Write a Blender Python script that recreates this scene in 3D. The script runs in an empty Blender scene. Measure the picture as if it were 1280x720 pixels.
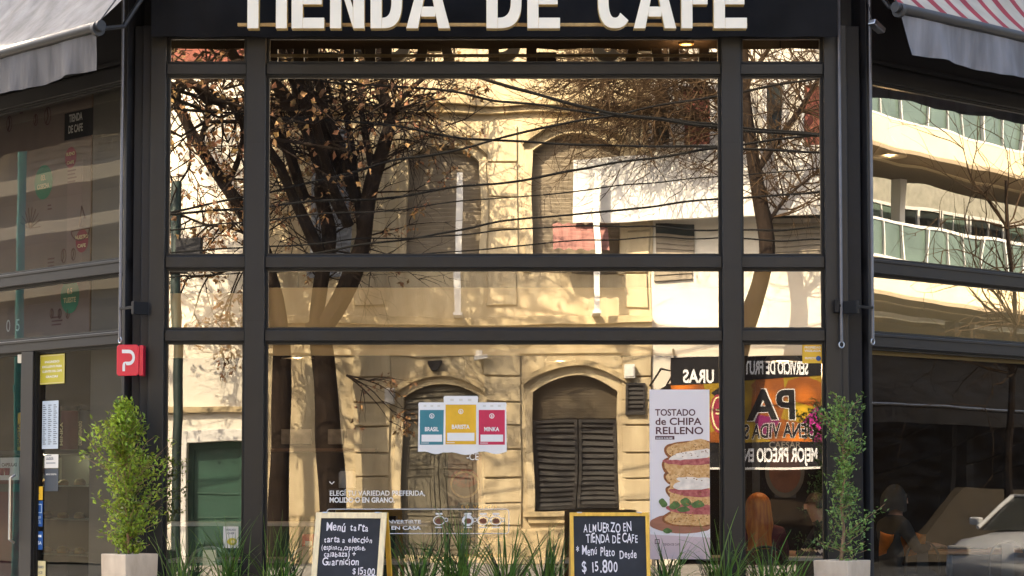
import bpy, bmesh, math, random
from mathutils import Vector, Matrix
R = math.radians
random.seed(7)
sc = bpy.context.scene
COL = sc.collection

# ------------------------------------------------------------------ camera, sky, sun, exposure
FPX = 2800.0; TILT = R(3.3); SHIFT_PX = 87.0
CAM = Vector((0.0, -19.5, 1.42))
cd = bpy.data.cameras.new('camera'); cam = bpy.data.objects.new('camera', cd); COL.objects.link(cam)
cam.location = CAM; cam.rotation_euler = (R(90) + TILT, 0, 0)
cd.sensor_width = 36.0; cd.lens = 36.0 * FPX / 1280.0; cd.shift_y = SHIFT_PX / 1280.0
cd.clip_start = 0.05; cd.clip_end = 2000
sc.camera = cam

SUN_EL, SUN_AZ = R(40), R(-33)          # azimuth from +y towards +x
S = Vector((math.sin(SUN_AZ) * math.cos(SUN_EL), math.cos(SUN_AZ) * math.cos(SUN_EL), math.sin(SUN_EL)))
w = bpy.data.worlds.new('World'); sc.world = w; w.use_nodes = True
nt = w.node_tree; nt.nodes.clear()
sky = nt.nodes.new('ShaderNodeTexSky'); sky.sky_type = 'NISHITA'; sky.sun_disc = False
sky.sun_elevation = SUN_EL; sky.sun_rotation = SUN_AZ; sky.air_density = 1.0; sky.dust_density = 5.0; sky.ozone_density = 0.3
bg = nt.nodes.new('ShaderNodeBackground'); bg.inputs[1].default_value = 0.10
wo = nt.nodes.new('ShaderNodeOutputWorld')
nt.links.new(sky.outputs[0], bg.inputs[0]); nt.links.new(bg.outputs[0], wo.inputs[0])
sd = bpy.data.lights.new('sun', 'SUN'); sd.energy = 3.6; sd.angle = R(0.5); sd.color = (1.0, 0.83, 0.58)
so = bpy.data.objects.new('sun', sd); COL.objects.link(so); so.location = (0, 0, 40)
so.rotation_euler = S.to_track_quat('Z', 'Y').to_euler()
vs = sc.view_settings; sc.display_settings.display_device = 'sRGB'
vs.view_transform = 'Standard'; vs.look = 'None'; vs.gamma = 1; vs.use_curve_mapping = False
vs.exposure = 2.58
cy = sc.cycles; cy.use_denoising = True; cy.max_bounces = 8; cy.transparent_max_bounces = 16
cy.glossy_bounces = 5; cy.diffuse_bounces = 3; cy.sample_clamp_indirect = 6; cy.caustics_reflective = False

# ------------------------------------------------------------------ frames: local X right, Y inwards, Z up, seen from the street
class Fr:
    def __init__(s, o, rot):
        s.o = Vector(o); s.rot = rot; s.m = Matrix.Rotation(rot, 3, 'Z'); s.mi = s.m.transposed()
    def w(s, p): return s.o + s.m @ Vector(p)
    def l(s, p): return s.mi @ (Vector(p) - s.o)
WORLD = Fr((0, 0, 0), 0)
FRONT = WORLD
LEFT = Fr((-3.31, 0.05, 0), R(-47.4))
RIGHT = Fr((3.05, 0.05, 0), R(42.6))
YO = -21.3
OPP = Fr((0, YO, 0), R(180))
def across(fr, d):
    n = fr.m @ Vector((0, -1, 0)); return Fr(fr.o + n * d, fr.rot + R(180))
OPPR = across(RIGHT, 13.0)
OPPL = across(LEFT, 13.0)
def ray(px, py):
    x = (px - 640) / FPX; y = (360 - py + SHIFT_PX) / FPX
    c, s = math.cos(TILT), math.sin(TILT)
    return Vector((x, c - y * s, s + y * c))
def hit(p, d, fr, off):
    lp = fr.l(p); ld = fr.mi @ d
    t = (off - lp.y) / ld.y
    return p + d * t
def at(fr, px, py, off=0.0):                     # a point on a plane of a wall, in the wall's own frame
    q = fr.l(hit(CAM, ray(px, py), fr, off)); return q.x, q.z
def mat_(fr, px, py, tfr, off=0.0):              # where the sight line lands after the mirror of glass wall fr
    d = ray(px, py); h = hit(CAM, d, fr, 0.0)
    n = fr.m @ Vector((0, -1, 0)); d2 = d - 2 * d.dot(n) * n
    q = tfr.l(hit(h, d2, tfr, off)); return q.x, q.z
def fx(px, off=0.0): return at(FRONT, px, 360, off)[0]
def fz(py, off=0.0): return at(FRONT, 640, py, off)[1]

# ------------------------------------------------------------------ materials
def lin(c): return tuple(((v / 255) / 12.92 if v <= 10 else (((v / 255) + 0.055) / 1.055) ** 2.4) for v in c)
def new_mat(name):
    m = bpy.data.materials.new(name); m.use_nodes = True; m.node_tree.nodes.clear(); return m, m.node_tree.nodes, m.node_tree.links
def mat(name, col, rough=0.6, metal=0.0, var=0.25, scale=6.0, bump=0.0, bscale=None, stretch=None, spec=0.5, col2=None, island=0.0, trans=0.0, emit=None, detail=6):
    m, N, L = new_mat(name)
    out = N.new('ShaderNodeOutputMaterial'); b = N.new('ShaderNodeBsdfPrincipled')
    b.inputs['Roughness'].default_value = rough; b.inputs['Metallic'].default_value = metal
    b.inputs['Specular IOR Level'].default_value = spec
    L.new(b.outputs[0], out.inputs[0])
    tc = N.new('ShaderNodeTexCoord'); mp = N.new('ShaderNodeMapping'); L.new(tc.outputs['Object'], mp.inputs[0])
    if stretch: mp.inputs['Scale'].default_value = stretch
    nz = N.new('ShaderNodeTexNoise'); nz.inputs['Scale'].default_value = scale; nz.inputs['Detail'].default_value = detail
    L.new(mp.outputs[0], nz.inputs['Vector'])
    mx = N.new('ShaderNodeMix'); mx.data_type = 'RGBA'
    c = tuple(col[:3])
    mx.inputs[6].default_value = (*[v * (1 - var) for v in c], 1) if col2 is None else (*col2, 1)
    mx.inputs[7].default_value = (*[min(1, v * (1 + var)) for v in c], 1) if col2 is None else (*c, 1)
    rmp = N.new('ShaderNodeMapRange'); rmp.inputs[1].default_value = 0.3; rmp.inputs[2].default_value = 0.7
    L.new(nz.outputs['Fac'], rmp.inputs[0]); L.new(rmp.outputs[0], mx.inputs[0])
    src = mx.outputs[2]
    if island:
        g = N.new('ShaderNodeNewGeometry'); hs = N.new('ShaderNodeHueSaturation')
        ma = N.new('ShaderNodeMapRange'); ma.inputs[3].default_value = 1 - island; ma.inputs[4].default_value = 1 + island
        L.new(g.outputs['Random Per Island'], ma.inputs[0]); L.new(ma.outputs[0], hs.inputs['Value'])
        mh = N.new('ShaderNodeMapRange'); mh.inputs[3].default_value = 0.475; mh.inputs[4].default_value = 0.52
        wn = N.new('ShaderNodeTexWhiteNoise'); wn.noise_dimensions = '1D'
        L.new(g.outputs['Random Per Island'], wn.inputs['W']); L.new(wn.outputs['Value'], mh.inputs[0]); L.new(mh.outputs[0], hs.inputs['Hue'])
        L.new(src, hs.inputs['Color']); src = hs.outputs[0]
    L.new(src, b.inputs['Base Color'])
    mr = N.new('ShaderNodeMapRange'); mr.inputs[3].default_value = max(0.02, rough - 0.08); mr.inputs[4].default_value = min(1, rough + 0.12)
    L.new(nz.outputs['Fac'], mr.inputs[0]); L.new(mr.outputs[0], b.inputs['Roughness'])
    if bump:
        n2 = N.new('ShaderNodeTexNoise'); n2.inputs['Scale'].default_value = bscale or scale * 6; n2.inputs['Detail'].default_value = 5
        L.new(mp.outputs[0], n2.inputs['Vector'])
        bp = N.new('ShaderNodeBump'); bp.inputs['Strength'].default_value = bump; bp.inputs['Distance'].default_value = 0.02
        L.new(n2.outputs['Fac'], bp.inputs['Height']); L.new(bp.outputs[0], b.inputs['Normal'])
    if trans:
        t = N.new('ShaderNodeBsdfTranslucent'); L.new(src, t.inputs[0]); ms = N.new('ShaderNodeMixShader'); ms.inputs[0].default_value = trans
        L.new(b.outputs[0], ms.inputs[1]); L.new(t.outputs[0], ms.inputs[2]); L.new(ms.outputs[0], out.inputs[0])
    if emit:
        b.inputs['Emission Color'].default_value = (*emit[0], 1); b.inputs['Emission Strength'].default_value = emit[1]
    return m
def glass_mat(name, refl, tint=(0.9, 0.93, 0.92), wave=0.5, rt=(1, 1, 1)):
    m, N, L = new_mat(name)
    out = N.new('ShaderNodeOutputMaterial')
    tr = N.new('ShaderNodeBsdfTransparent'); tr.inputs[0].default_value = (*tint, 1)
    gl = N.new('ShaderNodeBsdfGlossy'); gl.inputs['Roughness'].default_value = 0.0; gl.inputs[0].default_value = (*rt, 1)
    ms = N.new('ShaderNodeMixShader'); fr = N.new('ShaderNodeFresnel'); fr.inputs[0].default_value = 1.5
    ad = N.new('ShaderNodeMath'); ad.operation = 'ADD'; ad.use_clamp = True; ad.inputs[1].default_value = refl - 0.04
    L.new(fr.outputs[0], ad.inputs[0]); L.new(ad.outputs[0], ms.inputs[0])
    L.new(tr.outputs[0], ms.inputs[1]); L.new(gl.outputs[0], ms.inputs[2]); L.new(ms.outputs[0], out.inputs[0])
    # a thin uneven film of dust and wiping smears on the pane
    df = N.new('ShaderNodeBsdfDiffuse'); df.inputs[0].default_value = (.55, .52, .47, 1); m3 = N.new('ShaderNodeMixShader')
    t2 = N.new('ShaderNodeTexCoord'); mp2 = N.new('ShaderNodeMapping'); mp2.inputs['Rotation'].default_value = (0, .5, 0); mp2.inputs['Scale'].default_value = (1.2, 1, 5); L.new(t2.outputs['Object'], mp2.inputs[0])
    nd = N.new('ShaderNodeTexNoise'); nd.inputs['Scale'].default_value = 2.5; nd.inputs['Detail'].default_value = 7; L.new(mp2.outputs[0], nd.inputs['Vector'])
    rd = N.new('ShaderNodeMapRange'); rd.inputs[1].default_value = .45; rd.inputs[2].default_value = .8; rd.inputs[3].default_value = .004; rd.inputs[4].default_value = .028 if wave else .008
    L.new(nd.outputs['Fac'], rd.inputs[0]); L.new(rd.outputs[0], m3.inputs[0]); L.new(ms.outputs[0], m3.inputs[1]); L.new(df.outputs[0], m3.inputs[2]); L.new(m3.outputs[0], out.inputs[0])
    if wave:
        tc = N.new('ShaderNodeTexCoord'); nz = N.new('ShaderNodeTexNoise'); nz.inputs['Scale'].default_value = 0.9; nz.inputs['Detail'].default_value = 1.0
        L.new(tc.outputs['Object'], nz.inputs['Vector'])
        bp = N.new('ShaderNodeBump'); bp.inputs['Strength'].default_value = 1.0; bp.inputs['Distance'].default_value = 0.0019 * wave
        L.new(nz.outputs['Fac'], bp.inputs['Height']); L.new(bp.outputs[0], gl.inputs['Normal'])
    return m
def emit_mat(name, col, s):
    m, N, L = new_mat(name); e = N.new('ShaderNodeEmission'); o = N.new('ShaderNodeOutputMaterial')
    e.inputs[0].default_value = (*col, 1); e.inputs[1].default_value = s; L.new(e.outputs[0], o.inputs[0]); return m

# ------------------------------------------------------------------ mesh builder
class MB:
    def __init__(s): s.v = []; s.f = []; s.mi = []; s.cur = 0; s.smooth = False
    def add(s, vs, fs):
        k = len(s.v); s.v += [tuple(v) for v in vs]; s.f += [tuple(i + k for i in f) for f in fs]; s.mi += [s.cur] * len(fs); return s
    def box(s, x0, x1, y0, y1, z0, z1):
        v = [(x0,y0,z0),(x1,y0,z0),(x1,y1,z0),(x0,y1,z0),(x0,y0,z1),(x1,y0,z1),(x1,y1,z1),(x0,y1,z1)]
        return s.add(v, [(0,3,2,1),(4,5,6,7),(0,1,5,4),(1,2,6,5),(2,3,7,6),(3,0,4,7)])
    def rbox(s, c, size, rz=0, rx=0, ry=0):
        m = Matrix.Rotation(rz, 3, 'Z') @ Matrix.Rotation(ry, 3, 'Y') @ Matrix.Rotation(rx, 3, 'X'); c = Vector(c); a, b, d = [q / 2 for q in size]
        v = [c + m @ Vector(p) for p in [(-a,-b,-d),(a,-b,-d),(a,b,-d),(-a,b,-d),(-a,-b,d),(a,-b,d),(a,b,d),(-a,b,d)]]
        return s.add(v, [(0,3,2,1),(4,5,6,7),(0,1,5,4),(1,2,6,5),(2,3,7,6),(3,0,4,7)])
    def prism(s, pts, y0, y1):           # polygon in XZ, extruded along Y
        n = len(pts); v = [(x, y0, z) for x, z in pts] + [(x, y1, z) for x, z in pts]
        f = [tuple(range(n)), tuple(range(2 * n - 1, n - 1, -1))] + [(i, i + n, (i + 1) % n + n, (i + 1) % n) for i in range(n)]
        return s.add(v, f)
    def flat(s, pts, y): return s.add([(x, y, z) for x, z in pts], [tuple(range(len(pts)))])
    def slab(s, pts, z0, z1):            # polygon in XY, extruded in Z
        n = len(pts); v = [(x, y, z0) for x, y in pts] + [(x, y, z1) for x, y in pts]
        f = [tuple(range(n - 1, -1, -1)), tuple(range(n, 2 * n))] + [(i, (i + 1) % n, (i + 1) % n + n, i + n) for i in range(n)]
        return s.add(v, f)
    def quad(s, a, b, c, d): return s.add([a, b, c, d], [(0, 1, 2, 3)])
    def tube(s, pts, r, n=8, cap=True):
        pts = [Vector(p) for p in pts]; m = len(pts)
        rr = r if isinstance(r, (list, tuple)) else [r] * m
        vs = []; prev = None
        for i, p in enumerate(pts):
            t = (pts[min(i + 1, m - 1)] - pts[max(i - 1, 0)])
            if t.length < 1e-9: t = Vector((0, 0, 1))
            t.normalize()
            if prev is None:
                a = t.cross(Vector((0, 0, 1)) if abs(t.z) < 0.9 else Vector((1, 0, 0))).normalized()
            else:
                a = (prev - t * prev.dot(t)).normalized()
            prev = a; b = t.cross(a)
            for k in range(n):
                q = 2 * math.pi * k / n; vs.append(p + (a * math.cos(q) + b * math.sin(q)) * rr[i])
        fs = []
        for i in range(m - 1):
            for k in range(n):
                fs.append((i * n + k, i * n + (k + 1) % n, (i + 1) * n + (k + 1) % n, (i + 1) * n + k))
        if cap: fs += [tuple(range(n - 1, -1, -1)), tuple(range((m - 1) * n, m * n))]
        return s.add(vs, fs)
    def lathe(s, prof, c=(0, 0, 0), n=20, axis='Z'):
        vs = []; m = len(prof)
        for r, h in prof:
            for k in range(n):
                q = 2 * math.pi * k / n; p = (r * math.cos(q), r * math.sin(q), h)
                if axis == 'Y': p = (p[0], h, p[1])
                if axis == 'X': p = (h, p[0], p[1])
                vs.append((c[0] + p[0], c[1] + p[1], c[2] + p[2]))
        fs = [(i * n + k, i * n + (k + 1) % n, (i + 1) * n + (k + 1) % n, (i + 1) * n + k) for i in range(m - 1) for k in range(n)]
        if prof[0][0] > 1e-6: fs.append(tuple(range(n - 1, -1, -1)))
        if prof[-1][0] > 1e-6: fs.append(tuple(range((m - 1) * n, m * n)))
        return s.add(vs, fs)
    def disc(s, cx, cz, rx, rz, y, n=28, y1=None):
        p = [(cx + rx * math.cos(2 * math.pi * k / n), cz + rz * math.sin(2 * math.pi * k / n)) for k in range(n)]
        return s.flat(p, y) if y1 is None else s.prism(p, y, y1)
    def ring(s, cx, cz, rx, rz, t, y, n=28):
        v = []; 
        for k in range(n):
            q = 2 * math.pi * k / n
            v += [(cx + rx * math.cos(q), y, cz + rz * math.sin(q)), (cx + (rx - t) * math.cos(q), y, cz + (rz - t) * math.sin(q))]
        return s.add(v, [(2*k, 2*((k+1) % n), 2*((k+1) % n)+1, 2*k+1) for k in range(n)])
    def grid(s, fn, nu, nv):
        v = [fn(i / nu, j / nv) for j in range(nv + 1) for i in range(nu + 1)]
        return s.add(v, [(j*(nu+1)+i, j*(nu+1)+i+1, (j+1)*(nu+1)+i+1, (j+1)*(nu+1)+i) for j in range(nv) for i in range(nu)])
    def frame(s, x0, x1, z0, z1, t, y0, y1):
        s.box(x0, x1, y0, y1, z1 - t, z1); s.box(x0, x1, y0, y1, z0, z0 + t)
        s.box(x0, x0 + t, y0, y1, z0 + t, z1 - t); s.box(x1 - t, x1, y0, y1, z0 + t, z1 - t); return s
    def text(s, txt, x, z, y, size, align='L', bold=0.0, wx=1.0, jit=0.0, ext=0.0, shear=0.0, width=None):
        cur = 0.0; parts = []
        if jit:
            for ch in txt:
                if ch == ' ': cur += size * 0.34 * wx; continue
                vs_, fs_, adv = glyphs(ch, size, bold, ext)
                a = random.uniform(-1, 1) * jit * 0.25; k = 1 + random.uniform(-1, 1) * jit * 0.5; dz = random.uniform(-1, 1) * jit * size * 0.22
                parts.append(([(cur + (px * math.cos(a) - pz * math.sin(a)) * k * wx + shear * pz, py, (px * math.sin(a) + pz * math.cos(a)) * k + dz) for px, py, pz in vs_], fs_))
                cur += adv * wx * 1.03
        else:
            vs_, fs_, adv = glyphs(txt, size, bold, ext)
            parts.append(([(px * wx + shear * pz, py, pz) for px, py, pz in vs_], fs_)); cur = adv * wx
        k = 1.0
        if width: k = width / cur; cur = width
        o = {'L': 0, 'C': -cur / 2, 'R': -cur}[align]
        for vs_, fs_ in parts: s.add([(x + o + px * k, y + py, z + pz) for px, py, pz in vs_], fs_)
        return s
_gc = {}
def glyphs(txt, size, bold, ext):
    key = (txt, round(size, 5), bold, ext)
    if key not in _gc:
        cu = bpy.data.curves.new('t', 'FONT'); cu.body = txt; cu.size = size; cu.offset = bold * size; cu.extrude = ext; cu.resolution_u = 4
        ob = bpy.data.objects.new('t', cu); COL.objects.link(ob)
        dg = bpy.context.evaluated_depsgraph_get(); me = bpy.data.meshes.new_from_object(ob.evaluated_get(dg))
        vs_ = [(v.co.x, -v.co.z, v.co.y) for v in me.vertices]; fs_ = [tuple(p.vertices) for p in me.polygons]
        adv = (max((v[0] for v in vs_), default=0)) + size * 0.07
        bpy.data.objects.remove(ob); bpy.data.curves.remove(cu); bpy.data.meshes.remove(me)
        _gc[key] = (vs_, fs_, adv)
    return _gc[key]

BASE = {}
def mesh_of(name, mb, mats, base):
    me = bpy.data.meshes.new(name); b = Vector(base)
    me.from_pydata([(v[0] - b.x, v[1] - b.y, v[2] - b.z) for v in mb.v], [], mb.f)
    for m in (mats if isinstance(mats, (list, tuple)) else [mats]): me.materials.append(m)
    me.polygons.foreach_set('material_index', mb.mi)
    if mb.smooth: me.polygons.foreach_set('use_smooth', [True] * len(mb.f))
    me.update(); return me
def props(o, label=None, cat=None, group=None, kind=None):
    if label: o['label'] = label
    if cat: o['category'] = cat
    if group: o['group'] = group
    if kind: o['kind'] = kind
    return o
def finish(o, bevel, smooth):
    if bevel:
        md = o.modifiers.new('bevel', 'BEVEL'); md.width = bevel; md.segments = 2; md.limit_method = 'ANGLE'; md.angle_limit = R(40)
    if smooth:
        o.data.polygons.foreach_set('use_smooth', [True] * len(o.data.polygons))
        try: o.data.set_sharp_from_angle(angle=R(40))
        except Exception: pass
    return o
def thing(name, label, cat, fr=WORLD, base=(0, 0, 0), group=None, kind=None, rz=0.0):
    e = bpy.data.objects.new(name, None); COL.objects.link(e); e.empty_display_size = 0.2
    e.location = fr.w(base); e.rotation_euler = (0, 0, fr.rot + rz); BASE[e] = base
    return props(e, label, cat, group, kind)
def part(name, mb, mats, parent, bevel=0, smooth=False, label=None, kind=None):
    base = BASE[parent]
    o = bpy.data.objects.new(name, mesh_of(name, mb, mats, base)); COL.objects.link(o); o.parent = parent; BASE[o] = base
    props(o, label, None, None, kind); return finish(o, bevel, smooth)
def solo(name, mb, mats, label, cat, fr=WORLD, base=(0, 0, 0), group=None, kind=None, bevel=0, smooth=False):
    o = bpy.data.objects.new(name, mesh_of(name, mb, mats, base)); COL.objects.link(o)
    o.location = fr.w(base); o.rotation_euler = (0, 0, fr.rot); BASE[o] = base
    props(o, label, cat, group, kind); return finish(o, bevel, smooth)
def dup_tree(o, parent=None):
    c = o.copy(); COL.objects.link(c)
    if parent: c.parent = parent
    BASE[c] = BASE.get(o, (0, 0, 0))
    for ch in [q for q in list(bpy.data.objects) if q.parent == o]: dup_tree(ch, c)
    return c

M = {}
M['frame'] = mat('charcoal_paint', (0.0115, 0.0115, 0.0128), 0.42, spec=0.4, var=0.28, scale=2.5, stretch=(2, 2, .35), bump=0.03, bscale=40)
M['black'] = mat('black_paint', (0.010, 0.010, 0.012), 0.5, spec=0.25, var=0.3, scale=4)
M['bead'] = mat('dark_bead', (0.014, 0.014, 0.017), 0.45, spec=0.3, var=0.2, scale=5)
M['gasket'] = mat('black_rubber', (0.006, 0.006, 0.006), 0.7, var=0.2)
M['canvas'] = mat('black_canvas', (0.013, 0.013, 0.0145), 0.85, spec=0.12, var=0.35, scale=2.2, bump=0.25, bscale=5)
M['grey_canvas'] = mat('grey_canvas', (0.25, 0.235, 0.22), 0.9, var=0.34, scale=2.2, bump=0.7, bscale=6, stretch=(2.5, 2.5, 0.6), trans=0.06)
M['val_canvas'] = mat('grey_valance_canvas', (0.22, 0.22, 0.24), 0.9, var=0.34, scale=2.4, bump=0.7, bscale=6, stretch=(2.5, 2.5, 0.5), trans=0.1)
M['letter'] = mat('cream_acrylic', (0.90, 0.84, 0.71), 0.35, var=0.04, scale=3)
M['letter_side'] = mat('gold_shaded_acrylic', (0.72, 0.52, 0.20), 0.4, var=0.1, scale=5)  # gold edge shading put into the colour of the letter sides
M['brass'] = mat('tan_rail', (0.42, 0.27, 0.10), 0.5, var=0.25, scale=20)
M['wood'] = mat('pine', (0.62, 0.38, 0.15), 0.5, var=0.2, scale=5, stretch=(6, 6, 0.8))
M['wood_pale'] = mat('pale_pine', (0.92, 0.74, 0.45), 0.5, var=0.14, scale=6, stretch=(6, 6, 0.8))
M['wood_amber'] = mat('amber_pine', (0.92, 0.50, 0.06), 0.45, var=0.2, scale=6, stretch=(6, 6, 0.8))
M['slate'] = mat('chalkboard', (0.022, 0.024, 0.030), 0.75, var=0.35, scale=7, bump=0.05)
M['chalk'] = mat('chalk_ink', (0.85, 0.80, 0.83), 0.9, var=0.12, scale=60)
M['white'] = mat('white_print', (0.84, 0.83, 0.83), 0.5, var=0.03, scale=8)
M['offwhite'] = mat('off_white_print', (0.70, 0.68, 0.64), 0.6, var=0.05, scale=8)
M['red'] = mat('red_sign', (0.70, 0.012, 0.045), 0.35, var=0.06, scale=5)
M['stone'] = mat('planter_concrete', (0.70, 0.59, 0.46), 0.85, var=0.2, scale=4, bump=0.15, bscale=50, col2=(0.46, 0.36, 0.26), stretch=(1.4, 1.4, .6))
M['soil'] = mat('soil', (0.05, 0.035, 0.025), 0.95, var=0.4, scale=30, bump=0.6)
M['bark'] = mat('shrub_bark', (0.30, 0.19, 0.11), 0.85, var=0.3, scale=30, bump=0.3)
M['leaf_y'] = mat('shrub_leaf_bright', (0.28, 0.39, 0.045), 0.4, var=0.3, scale=3, island=0.6, trans=0.35)
M['leaf_d'] = mat('shrub_leaf_dark', (0.22, 0.36, 0.09), 0.4, var=0.3, scale=3, island=0.5, trans=0.25)
M['strap'] = mat('strap_leaf', (0.13, 0.25, 0.045), 0.4, var=0.4, scale=3, island=0.45, trans=0.25)
M['metal'] = mat('brushed_metal', (0.55, 0.55, 0.56), 0.3, metal=1.0, var=0.1, scale=10)
M['steel_dark'] = mat('dark_metal', (0.03, 0.03, 0.033), 0.5, metal=0.0, var=0.15)
M['rod'] = mat('rod_steel', (0.16, 0.16, 0.18), 0.4, metal=0.5, var=0.2)
M['g_b'] = glass_mat('glass_upper', 0.53, (0.55, 0.54, 0.52), 1.0)
M['g_a'] = glass_mat('glass_top', 0.5, (0.6, 0.6, 0.6), 1.0)
M['g_c'] = glass_mat('glass_band', 0.38, (0.98, 0.98, 0.97), 1.3)
M['g_d'] = glass_mat('glass_lower', 0.225, (0.80, 0.80, 0.80), 0.9)
M['g_l'] = glass_mat('glass_left', 0.065, (0.92, 0.93, 0.92), 0.8)
M['g_l2'] = glass_mat('glass_entrance', 0.035, (.72, .73, .72), 0.8)
M['g_r'] = glass_mat('glass_right', 0.36, (0.7, 0.72, 0.7), 1.4)
M['g_r2'] = glass_mat('glass_right_lower', 0.055, (0.62, 0.64, 0.62), 1.2)
M['tan_board'] = mat('tan_board', (0.84, 0.57, 0.25), 0.7, var=0.07, scale=1.5)
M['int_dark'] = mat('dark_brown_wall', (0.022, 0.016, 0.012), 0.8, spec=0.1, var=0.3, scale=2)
M['int_ceil'] = mat('brown_ceiling', (0.09, 0.055, 0.032), 0.8, var=0.15, scale=1.5)
M['int_floor'] = mat('floor_tile', (0.09, 0.075, 0.06), 0.4, var=0.25, scale=4)
# ------------------------------------------------------------------ setting
M['asphalt'] = mat('asphalt', (0.05, 0.05, 0.052), 0.9, var=0.3, scale=3, bump=0.2, bscale=120)
M['pave'] = mat('pavement_tile', (0.26, 0.245, 0.22), 0.85, var=0.2, scale=2, bump=0.15, bscale=30)
M['kerb'] = mat('kerb_stone', (0.3, 0.29, 0.27), 0.85, var=0.2, scale=4, bump=0.15)
mb = MB(); mb.box(-400, 400, -400, 400, -0.6, -0.14); solo('road', mb, M['asphalt'], None, None, kind='structure')
def pave_poly(fr_c, d):      # the corner block grown outwards by d
    a = LEFT.w((d * 0.55, -d, 0)); b = RIGHT.w((-d * 0.55, -d, 0)); c = RIGHT.w((60, -d, 0)); e = LEFT.w((-60, -d, 0))
    return [(a.x, min(a.y, -d)), (b.x, min(b.y, -d)), (c.x, c.y), (0, 90), (e.x, e.y)]
mb = MB(); mb.slab(pave_poly(0, 3.4), -0.3, 0.0); solo('pavement', mb, M['pave'], None, None, kind='structure')
mb = MB(); mb.slab([(-14, -17.6), (14, -17.6), (60, -63), (-60, -63)][::-1], -0.3, -0.004); solo('pavement', mb, M['pave'], None, None, kind='structure')

# ------------------------------------------------------------------ the corner cafe
ZT = 5.46
FL = [fx(207.5), fx(307.5)]; FC = [fx(332), fx(902)]; FRt = [fx(926), fx(1030)]
TR = [(fz(94.5), fz(81)), (fz(335.5), fz(321)), (fz(427), fz(413))]
cafe = thing('corner_cafe', 'charcoal framed corner cafe with a glazed canted front', 'cafe building')
def bar(name, bxs, m, bev=0.006):
    q = MB()
    for b in bxs: q.box(*b)
    return part(name, q, m, cafe, bev)
for a, b in ((fx(188), fx(207.5)), (fx(307.5), fx(332)), (fx(902), fx(926)), (fx(1030), fx(1050))):
    bar('post', [(a, b, -0.10, 0.05, 0.02, ZT)], M['frame'])
    for z_ in (fz(402), fz(180)): bar('joint', [(a, b, -0.1012, -0.1002, z_ - .0015, z_ + .0015)], M['gasket'], 0)
for xa, xb in (FL, FC, FRt):
    for z0, z1 in TR:
        bar('transom', [(xa, xb, -0.065, 0.04, z0, z1)], M['frame'])
    bar('sill', [(xa, xb, -0.08, 0.05, 0.10, 0.30)], M['frame'])
    bar('head', [(xa, xb, -0.05, 0.05, fz(47), ZT)], M['black'])
    bar('plinth', [(xa, xb, -0.10, 0.05, 0.0, 0.097)], M['black'])
bar('corner_post', [(-3.31, fx(177), -0.02, 0.08, 0, ZT)], M['black']); bar('corner_post', [(fx(177), fx(188), -0.05, 0.08, 0, ZT)], M['bead'])
bar('corner_post', [(fx(1059), 3.05, -0.02, 0.08, 0, ZT)], M['black']); bar('corner_post', [(fx(1050), fx(1059), -0.07, 0.08, 0, ZT)], M['frame'])
ROWS = [(TR[0][1], fz(46), 'g_a'), (TR[1][1], TR[0][0], 'g_b'), (TR[2][1], TR[1][0], 'g_c'), (0.30, TR[2][0], 'g_d')]
def window(fr_, xa, xb, za, zb, gm, par, off=0.0, bead=0.026, part=part):
    q = MB(); q.frame(xa, xb, za, zb, 0.012, off - 0.045, off + 0.03); q.cur = 1
    q.frame(xa + 0.012, xb - 0.012, za + 0.012, zb - 0.012, bead - 0.012, off - 0.022, off + 0.025)
    f = part('window_frame', q, [M['gasket'], M['frame']], par)
    g = MB(); i = bead - 0.003; ta, tb_ = random.uniform(-.0012, .0012), random.uniform(-.0012, .0012); yo = lambda x, z: off + ta * (x - (xa + xb) / 2) + tb_ * (z - (za + zb) / 2)
    g.add([(x, yo(x, z), z) for x, z in ((xa + i, za + i), (xb - i, za + i), (xb - i, zb - i), (xa + i, zb - i))], [(0, 1, 2, 3)])
    part('pane', g, M[gm], f); return f
for xa, xb in (FL, FC, FRt):
    for za, zb, gm in ROWS: window(FRONT, xa, xb, za, zb, gm, cafe)
# tan boards behind the band of glass over the door height
def board(xa, xb, pt, pb):
    q = MB(); q.box(xa, xb, 0.045, 0.07, fz(pb), fz(pt)); part('bulkhead_board', q, M['tan_board'], cafe)
board(FL[0], FL[1], 366, 447); board(FC[0], FC[1], 359, 444); board(FRt[0], FRt[1], 333, 444)

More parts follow.
